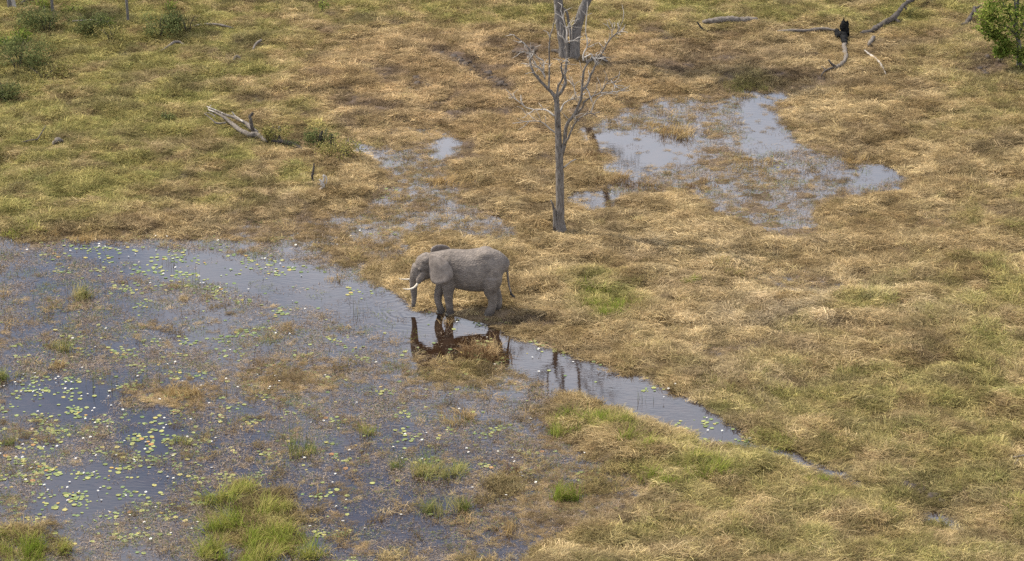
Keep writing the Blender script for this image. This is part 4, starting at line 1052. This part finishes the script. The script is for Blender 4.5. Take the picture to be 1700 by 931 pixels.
shrub('lime_sapling', 70, 16, .6, .6, 'small lime-leaved shrub left of the slim grey trunk', M_LEAF, n=40, leaf=.13, stems=4)
shrub('lime_sapling', 118, 24, .5, .5, 'small lime-leaved shrub right of the slim grey trunk', M_LEAF, n=34, leaf=.12, stems=4)
shrub('lime_sapling', 178, 44, .35, .5, 'tiny lime sapling at the pale pole', M_LEAF, n=22, leaf=.12, stems=3)
shrub('lime_sapling', 278, 18, .4, .6, 'slender lime sapling near the top edge', M_LEAF, n=24, leaf=.12, stems=3)
shrub('lime_sapling', 535, 22, .25, .9, 'single yellowish sapling standing in tan grass at the top', M_LEAF, n=16, leaf=.11, stems=2)
shrub('weed_clump', 460, 236, .75, .8, 'yellow-green weeds round the broken log', M_OLIVE, n=130, leaf=.10)
shrub('weed_clump', 533, 250, .95, 1.1, 'leafy dark weeds round the tallest knobbly stump', M_SHRUBLEAF, n=200, leaf=.10)
shrub('weed_clump', 567, 264, 1.15, .8, 'yellow-green weeds round the low knobbly stumps', M_OLIVE, n=230, leaf=.10)
shrub('weed_clump', 276, 200, .45, .4, 'small dull green weed alone on the open slope', M_SHRUBLEAF, n=46, leaf=.09)
shrub('weed_clump', 484, 245, .4, .35, 'dark little weed on the end of the broken log', M_SHRUBLEAF, n=40, leaf=.09)
shrub('small_shrub', 1668, 96, .4, .5, 'straggly green shoots at the foot of the lime-green tree', M_LEAF, n=30, leaf=.12, stems=4)

# ------------------------------------------------------------------ tufts and tussocks standing one by one
def tuft(name, cat, u, v, w, h, n, mat, label, spread=.9, droop=.9, wid=.019, lean=None, depth=.8, fresh=1.4):
    """w: half width in metres; h: blade length"""
    b0 = ground_at(u, v); B = Blades()
    cl = []
    for k in range(max(3, int(w * 14))):
        r = math.sqrt(rnd.random()); a = rnd.random() * 6.283
        cl.append((r * math.cos(a) * w, r * math.sin(a) * w * depth, rnd.random() * 6.283 if lean is None else lean + gauss(.7), rnd.uniform(.4, 1.2), rnd.random() ** fresh, rnd.random(), r))
    for i in range(n):
        cx, cy, la, hf, hu, bu, r = rnd.choice(cl)
        px, py = cx + gauss(.10 + .05 * w), cy + gauss(.09 + .04 * w)
        ang = la + gauss(.9)
        z0 = float(hz(b0.x + px, b0.y + py)); z0 = max(z0, 0) - b0.z
        B.blade((px, py, z0), ang, h * hf * rnd.uniform(.6, 1.15), wid * rnd.uniform(.6, 1.2), max(.15, 1.45 - rnd.random() * spread * (.4 + .8 * r)), rnd.uniform(.3, 1.4) * droop, 3, bv=min(1, max(0, bu * .6 + rnd.random() * .4)), hv=min(1, max(0, hu + gauss(.22))), tw=gauss(.5))
    return tag(obj(name, B.mesh(name, mat), None, b0), label, cat)
T = tuft
G_ = 'grass tuft'
T('sedge_tuft', G_, 133, 493, .5, .60, 260, M_GREEN, 'olive sedge tuft alone in water below the upper channel')
T('sedge_tuft', G_, 108, 578, .45, .50, 150, M_GREEN, 'thin green sedge tuft left of the marsh middle', spread=.6)
T('sedge_tuft', G_, 8, 628, .6, .55, 260, M_GREEN, 'yellowish sedge clump cut by the left edge')
T('sedge_tuft', G_, 22, 735, .3, .45, 90, M_GREEN, 'small dull sedge tuft among lily pads near the left edge')
T('sedge_tuft', G_, 300, 735, .45, .45, 150, M_GREEN, 'low green tuft right of the dark lower-left pool')
T('sedge_tuft', G_, 493, 750, .6, .50, 230, M_GREEN, 'green sedge tuft with tall thin stems above the big bright clump', spread=.7)
T('sedge_tuft', G_, 617, 722, .30, .70, 90, M_LIME, 'narrow bright green tuft of tall blades in the grey marsh', spread=.6)
T('sedge_tuft', G_, 660, 775, .25, .55, 80, M_GREEN, 'slender dark green tuft left of the wide sedge clump', spread=.6)
T('sedge_clump', G_, 718, 782, 1.0, .75, 560, M_GREEN, 'wide green sedge clump in the lower middle marsh', spread=.8)
T('sedge_clump', G_, 745, 848, .75, .70, 360, M_GREEN, 'upright green sedge clump nearest the bottom in the middle marsh', spread=.75)
T('sedge_tuft', G_, 940, 832, .42, .75, 260, M_LIME, 'small round bright tuft alone in the lower marsh', fresh=2.6, spread=.75)
T('grass_clump', G_, 950, 705, .9, .60, 420, M_LIME, 'left part of the bright grass bank below the dead tree reflection', fresh=2.6)
T('grass_clump', G_, 1008, 700, .9, .60, 420, M_LIME, 'bright yellow-green grass clump in the middle of the grass bank', fresh=2.6)
T('grass_clump', G_, 1062, 735, .8, .60, 340, M_LIME, 'bright leaning grass clump at the right end of the grass bank', lean=-.2)
T('grass_clump', G_, 1098, 800, .9, .60, 380, M_LIME, 'bright grass clump left of the shaggy yellow mound')
T('grass_clump', G_, 1168, 782, 1.15, .70, 560, M_LIME, 'shaggy yellow-green grass mound right of the lower stream')
T('grass_clump', G_, 985, 480, .9, .45, 340, M_LIME, 'upper strip of bright grass right of the elephant', fresh=2.6, depth=.5)
T('grass_clump', G_, 1015, 515, 1.15, .55, 520, M_LIME, 'larger bright green grass patch right of the elephant', fresh=2.6)
T('grass_clump', G_, 1360, 803, .7, .45, 220, M_LIME, 'small green clump beside the narrow end of the stream')
T('grass_clump', G_, 1275, 738, .8, .50, 240, M_LIME, 'grass growing across the narrow end of the channel')
T('grass_clump', G_, 1575, 808, .9, .45, 300, M_OLIVE, 'rounded olive grass hump near the muddy track')
T('grass_clump', G_, 1690, 838, .8, .50, 260, M_LIME, 'fresh green clump at the right edge')
T('grass_clump', G_, 35, 385, .9, .50, 280, M_LIME, 'green grass at the water edge near the left edge')
T('grass_clump', G_, 1200, 640, .0001 + .9, .40, 260, M_OLIVE, 'olive hump just above the right end of the channel')
T('grass_clump', G_, 1240, 150, 1.1, .40, 320, M_OLIVE, 'green hump above the far pond')
for (a, b_, w, lab) in ((368, 834, .55, 'upper left tuft of the big bright clump at the bottom'), (405, 818, .45, 'small topmost tuft of the big bright clump at the bottom'), (446, 850, .75, 'upper right tuft of the big bright clump at the bottom'),
                        (386, 872, .70, 'left middle tuft of the big bright clump at the bottom'), (474, 893, .75, 'right middle tuft of the big bright clump at the bottom'), (352, 880, .35, 'small outer left tuft of the big bright clump at the bottom'),
                        (368, 922, .70, 'lower left tuft of the big bright clump at the bottom'), (432, 905, .70, 'central tuft of the big bright clump at the bottom'), (430, 938, .8, 'tuft of the big bright clump cut by the bottom edge'), (508, 922, .5, 'sparse right tuft of the big bright clump by lily pads')):
    T('grass_clump', G_, a, b_, w, .62 + w * .4, int(480 * w), M_LIME, lab, spread=.95, wid=.02, fresh=1.5)
for (a, b_, w, lab) in ((20, 905, 1.1, 'bright grass clump in the bottom left corner'), (75, 915, .9, 'grass clump second from the bottom left corner'), (30, 935, 1.1, 'grass clump cut by the bottom edge at far left')):
    T('grass_clump', G_, a, b_, w * .9, .65, 420, M_LIME, lab, wid=.02)
D_ = 'dry tussock'
T('brown_tussock', D_, 800, 588, 1.15, .75, 760, M_BROWNT, 'dark brown matted tussock in the elephant reflection', fresh=2.6, spread=1.3, droop=1.4, depth=.7)
T('brown_tussock', D_, 740, 533, .35, .35, 130, M_BROWNT, 'tiny tan tussock at the elephant front feet', spread=1.4)
T('brown_tussock', D_, 1010, 300, 1.0, .55, 420, M_BROWNT, 'dark brown tussock at the left shore of the far pond', spread=1.3)
T('brown_tussock', D_, 1070, 312, .9, .50, 300, M_BROWNT, 'dark brown tussock on the near shore of the far pond', spread=1.3)
T('brown_tussock', D_, 1170, 308, .7, .40, 200, M_BROWNT, 'low brown tussock alone on the near side of the far pond', spread=1.4)
T('brown_tussock', D_, 975, 262, .7, .60, 280, M_BROWNT, 'rusty tussock right of the dead tree trunk', spread=1.3)
T('tan_tussock', D_, 1417, 268, .5, .50, 240, M_TAN, 'round pale tussock standing in the far wet grass', spread=1.2, droop=1.3)
T('tan_tussock', D_, 1120, 220, 1.1, .55, 380, M_TAN, 'wide golden tussock in the middle of the far pond')
T('tan_tussock', D_, 1245, 270, .8, .40, 200, M_TAN, 'low golden tussock between the two arms of the far pond')
T('tan_tussock', D_, 285, 655, .9, .55, 320, M_TAN, 'straggly tan tussock in the left marsh')
T('tan_tussock', D_, 88, 608, .35, .40, 110, M_TAN, 'small rounded tan tussock near the left lily pads')
T('tan_tussock', D_, 755, 695, .75, .50, 230, M_TAN, 'loose tan tussock in the middle of the grey marsh')
T('tan_tussock', D_, 850, 785, .4, .50, 160, M_BROWNT, 'brown tussock beside the sparse pads of the lower marsh')
T('tan_tussock', D_, 838, 880, .45, .45, 150, M_TAN, 'small tan tussock near the bottom middle')
T('tan_tussock', D_, 958, 676, 1.0, .40, 260, M_TAN, 'spreading tan tussock over the dead tree reflection', spread=1.2)
T('tan_tussock', D_, 208, 468, .3, .22, 60, M_BROWNT, 'tiny brown tussock in the upper left marsh')
T('tan_tussock', D_, 1090, 210, .6, .45, 180, M_TAN, 'narrow tan tussock at the left arm of the far pond')
T('tan_tussock', D_, 75, 388, .6, .40, 200, M_TAN, 'straw tussock at the water edge near the left side')
T('tan_tussock', D_, 130, 400, .5, .40, 150, M_TAN, 'straw tussock where the channel begins')
T('tan_tussock', D_, 560, 465, .4, .25, 90, M_TAN, 'low straw wisp on the channel shore left of the elephant')
T('tan_tussock', D_, 750, 300, 1.1, .5, 420, M_TAN, 'golden straw mound behind the elephant')
T('tan_tussock', D_, 1215, 445, .9, .4, 240, M_OLIVE, 'olive mound in straw right of the dead tree')
T('tan_tussock', D_, 1150, 470, .5, .4, 160, M_LIME, 'dark green tuft in straw beyond the bright patch')
T('olive_tussock', D_, 705, 6, 1.3, .7, 420, M_OLIVE, 'dark olive tussock at the top edge left of the forked tree')
T('olive_tussock', D_, 765, 11, 1.1, .6, 360, M_OLIVE, 'smaller olive tussock at the top edge near the forked tree')
T('olive_tussock', D_, 1195, 14, 1.3, .6, 360, M_OLIVE, 'olive tussock just above the rotten log')
T('olive_tussock', D_, 1290, 24, 1.2, .6, 320, M_OLIVE, 'olive tussock right of the rotten log')
T('olive_tussock', D_, 258, 112, .8, .5, 240, M_OLIVE, 'dark olive tussock below the bent grey stick')
T('olive_tussock', D_, 395, 95, 1.2, .5, 300, M_OLIVE, 'olive tussock left of the small grey snag')
T('olive_tussock', D_, 455, 45, 1.4, .6, 360, M_OLIVE, 'olive tussock on the green slope at the top')
P_ = 'reeds'
def reeds(u, v, n, w, h, label):
    b0 = ground_at(u, v); B = Blades()
    for i in range(n):
        B.blade((gauss(w), gauss(w * .7), -.05), rnd.random() * 6.283, h * rnd.uniform(.5, 1.1), .016, rnd.uniform(1.3, 1.56), rnd.uniform(0, .35), 3)
    tag(obj('reed_cluster', B.mesh('reed_cluster', M_REED), None, b0), label, P_)
reeds(110, 575, 26, .3, 1.0, 'tall thin reeds standing over the thin sedge tuft')
reeds(130, 490, 24, .35, .95, 'thin reeds standing up in the lone olive tuft')
reeds(325, 468, 8, .12, .85, 'few dark reeds rising from the blue upper channel')
reeds(285, 440, 8, .14, .6, 'few tan reeds among pads in the blue upper channel')
reeds(588, 522, 14, .3, .75, 'reeds at the near shore of the wide channel')
reeds(490, 735, 30, .35, 1.2, 'tall reeds over the green tuft with thin stems')
reeds(12, 720, 16, .25, 1.0, 'reeds at the left edge above the dull tuft')
reeds(165, 645, 12, .4, .8, 'sparse reeds in the dark middle-left pool')
reeds(240, 640, 18, .5, .9, 'sparse reeds left of the straggly tan tussock')
reeds(370, 700, 12, .3, .7, 'sparse reeds in the marsh above the big bright clump')
reeds(420, 655, 16, .4, .8, 'sparse dark reeds right of the straggly tan tussock')
reeds(1065, 665, 8, .2, .6, 'few reeds on the lower channel left of the deep blue water')

# ------------------------------------------------------------------ water lilies
PADS = [pad_shape('lily_pad_%s' % w, 14, i) for i, w in enumerate(('broad', 'ruffled', 'notched', 'curled'))]
ZONES = [  # centre u, v, spread u, v, count, name
    (205, 410, 70, 14, 90, 'at the far edge of the blue channel'), (330, 425, 50, 7, 45, 'at the far edge of the blue channel'),
    (185, 445, 40, 14, 50, 'at the left end of the blue channel'), (275, 468, 45, 12, 60, 'in the middle of the blue channel'), (345, 477, 34, 10, 46, 'in the middle of the blue channel'),
    (450, 442, 40, 6, 40, 'at the far shore of the wide channel'), (480, 512, 22, 5, 14, 'at the near shore of the wide channel'), (612, 482, 18, 5, 12, 'at the shore left of the elephant'),
    (90, 640, 70, 26, 110, 'in the dark left pool'), (60, 690, 60, 30, 90, 'in the marsh at the left edge'), (150, 800, 90, 40, 190, 'in the dark lower-left pool'), (50, 760, 60, 40, 130, 'in the marsh at the left edge'),
    (250, 730, 90, 50, 170, 'in the lower left marsh'), (180, 860, 100, 26, 130, 'in the lower left marsh'), (320, 700, 120, 60, 150, 'in the left marsh'), (200, 560, 150, 40, 120, 'in the left marsh'), (400, 610, 130, 60, 120, 'in the middle marsh'),
    (520, 700, 100, 60, 110, 'in the middle marsh'), (540, 860, 26, 45, 60, 'right of the big bright green clump'), (700, 690, 130, 60, 70, 'in the grey middle marsh'), (820, 760, 120, 60, 60, 'in the grey middle marsh'), (900, 830, 80, 40, 24, 'in the grey middle marsh'),
    (775, 600, 32, 10, 34, 'round the brown tussock before the elephant'), (790, 535, 30, 6, 14, 'round the elephant feet'), (925, 580, 26, 6, 14, 'at the shore right of the elephant'), (1005, 605, 12, 4, 5, 'in the lower channel'), (1115, 640, 24, 9, 18, 'at the right shore of the lower channel'),
    (1160, 705, 50, 10, 34, 'at the blue end of the lower channel'), (1210, 725, 26, 8, 16, 'at the blue end of the lower channel'), (1290, 272, 8, 3, 5, 'in the far pond'), (1030, 167, 18, 4, 10, 'in the far pond'), (655, 320, 24, 4, 12, 'in wet straw behind the elephant'), (760, 500, 20, 9, 12, 'on the bank under the elephant'), (600, 395, 90, 14, 26, 'in wet straw left of the elephant')]
pads = []
for cu, cv, su, sv, n, zn in ZONES:
    seeds = [(cu + gauss(su), cv + gauss(sv)) for _ in range(max(2, n // 11))]
    for i in range(int(n * 1.5)):
        if rnd.random() < .72:
            q = rnd.choice(seeds); u, v = q[0] + gauss(10), q[1] + gauss(3.6)
        else:
            u, v = cu + gauss(su * 1.25), cv + gauss(sv * 1.25)
        if v > 940 or u < -15: continue
        w = gp(u, v)
        if float(hz(w.x, w.y)) > .05: continue
        r = rnd.uniform(.045, .102) * (1.0 if rnd.random() < .8 else .65)
        if any((w.x - p_[0]) ** 2 + (w.y - p_[1]) ** 2 < (.75 * (r + p_[2])) ** 2 for p_ in pads[-160:]): continue
        pads.append((w.x, w.y, r, zn, u, v))
order = sorted(range(len(pads)), key=lambda i: -(pads[i][2] * (pads[i][5] + 900)) * (0 <= pads[i][4] <= 1700 and pads[i][5] < 925))
big_ = set(order[:300])
CPAD = [[pad_shape('lily_pad_%s' % w, 14, i, mt) for i, w in enumerate(('broad', 'ruffled', 'notched', 'curled'))] for _, mt in PALS]
for i in order[:300]:
    x_, y_, r, zn, u, v = pads[i]
    k = rnd.choices((0, 1, 2, 3), (.36, .44, .14, .06))[0]
    o = obj('lily_pad', CPAD[k][i % 4], None, (x_, y_, max(0, float(hz(x_, y_))) + .008 + rnd.random() * .006))
    o.rotation_euler = (gauss(.05), gauss(.05), rnd.random() * 6.283); o.scale = (r, r, r)
    tag(o, '%s %s lily pad floating %s' % ('broad' if r > .095 else 'round', PALS[k][0], zn), 'lily pad', '%s lily pads floating %s' % (PALS[k][0], zn))
rest = [pads[i] for i in range(len(pads)) if i not in big_]
n = len(rest)
gq = np.random.default_rng(4)
PX = np.array([(p_[0], p_[1], max(0, float(hz(p_[0], p_[1]))) + .007 + .005 * gq.random()) for p_ in rest])
sr = np.array([p_[2] for p_ in rest])
scatter('small_lily_pads', PX, np.stack([gq.normal(0, .05, n), gq.normal(0, .05, n), gq.uniform(0, 6.283, n)], 1), np.stack([sr] * 3, 1), gq.integers(0, 4, n), np.ones((n, 3)), library('pads', PADS), 'many smaller lily pads scattered over the marsh')
print('pads', len(pads))

# white flowers: one whole plant head with petals, copied
def flower_meshes():
    B = Blades()
    for ring, (k, el, L) in enumerate(((8, .35, .085), (7, .85, .07))):
        for i in range(k):
            a = 6.283 * i / k + ring * .4
            d = Vector((math.cos(a) * math.cos(el), math.sin(a) * math.cos(el), math.sin(el)))
            B.leaf((math.cos(a) * .012, math.sin(a) * .012, .0), Vector((-math.cos(a) * math.sin(el), -math.sin(a) * math.sin(el), math.cos(el))), d, L, .042)
    pm = mesh_from('petals', B.V, B.F, M_PETAL)
    bm = bmesh.new(); ellipsoid(bm, (0, 0, .025), (.018, .018, .02)); sm_ = bm_mesh(bm, 'stamens', M_STAMEN)
    bm = bmesh.new(); tube(bm, [(0, 0, -.30, .008), (.004, 0, -.1, .008), (0, 0, .0, .008)], 5); km = bm_mesh(bm, 'stalk', M_STALK)
    return pm, sm_, km
FP, FS, FK = flower_meshes()
FZ = [(220, 405, 90, 10, 9, 'at the far end of the channel'), (180, 425, 40, 8, 5, 'at the far end of the channel'), (275, 450, 40, 14, 6, 'in the blue channel'), (360, 470, 30, 8, 4, 'in the blue channel'), (450, 440, 50, 8, 7, 'at the far shore of the channel'), (480, 508, 16, 3, 2, 'at the near shore of the channel'),
      (80, 650, 70, 26, 14, 'in the dark left pool'), (130, 770, 110, 60, 40, 'in the lower left marsh'), (60, 720, 60, 50, 14, 'in the marsh at the left edge'), (250, 650, 120, 60, 16, 'in the left marsh'), (260, 850, 120, 30, 9, 'in the bottom left marsh'), (440, 660, 130, 60, 14, 'in the middle marsh'), (560, 860, 30, 40, 5, 'beside the big bright green clump'),
      (720, 720, 130, 70, 12, 'in the grey middle marsh'), (880, 790, 90, 50, 8, 'in the lower middle marsh'), (900, 600, 40, 20, 4, 'at the shore right of the elephant'), (800, 560, 40, 20, 3, 'in the elephant reflection'), (1115, 640, 26, 14, 7, 'at the right shore of the lower channel'), (1170, 715, 50, 12, 5, 'at the end of the lower channel'), (1290, 268, 4, 2, 1, 'in the far pond'), (580, 400, 60, 10, 4, 'in wet straw left of the elephant')]
for cu, cv, su, sv, n, zn in FZ:
    for i in range(int(n * 1.25)):
        u, v = cu + gauss(su), cv + gauss(sv)
        if not (0 < u < 1700 and v < 928): continue
        w = ground_at(u, v)
        if w.z > .06: continue
        s_ = rnd.uniform(.42, .66); hgt = rnd.choice((.02, .03, .05, .12, .2))
        e = empty('water_lily', (w.x, w.y, hgt)); e.rotation_euler = (gauss(.2), gauss(.2), rnd.random() * 6.283); e.scale = (s_,) * 3
        tag(e, '%s white water lily %s %s' % ('larger' if s_ > .56 else 'tiny', 'raised on its stalk' if hgt > .1 else 'low on water', zn), 'water lily', 'white water lilies open %s' % zn)
        obj('petals', FP, e); obj('stamens', FS, e); obj('stalk', FK, e)

# ------------------------------------------------------------------ trampled mud clods on the tracks
CLOD = []
for i in range(4):
    bm = bmesh.new(); bmesh.ops.create_icosphere(bm, subdivisions=2, radius=1)
    for v_ in bm.verts: v_.co *= 1 + rnd.uniform(-.3, .3); v_.co.z *= .6
    CLOD.append(bm_mesh(bm, 'mud_clod', M_DUNG))
for (A, n, zn) in (([(725, 90), (770, 107), (835, 143)], 60, 'churned mud track left of the forked tree'), ([(690, 128), (703, 155)], 12, 'small churned spot beside the mud track'), ([(870, 92), (905, 85)], 16, 'bare mud left of the forked tree'), ([(1625, 118), (1650, 95)], 14, 'bare mud by the lime-green tree'), ([(1500, 800), (1560, 830)], 16, 'muddy track at the lower right')):
    for i in range(n):
        k = rnd.random() * (len(A) - 1); j = min(int(k), len(A) - 2); s_ = k - j
        u = A[j][0] * (1 - s_) + A[j + 1][0] * s_ + gauss(9); v = A[j][1] * (1 - s_) + A[j + 1][1] * s_ + gauss(3.2)
        w = ground_at(u, v); q = rnd.uniform(.06, .22)
        o = obj('mud_clod', CLOD[i % 4], None, (w.x, w.y, w.z + .02)); o.scale = (q, q, q); o.rotation_euler = (0, 0, rnd.random() * 6.283)
        tag(o, '%s dark clod of trampled mud on the %s' % ('big' if q > .165 else 'middling' if q > .11 else 'small', zn), 'mud clod', 'mud clods on the %s' % zn)
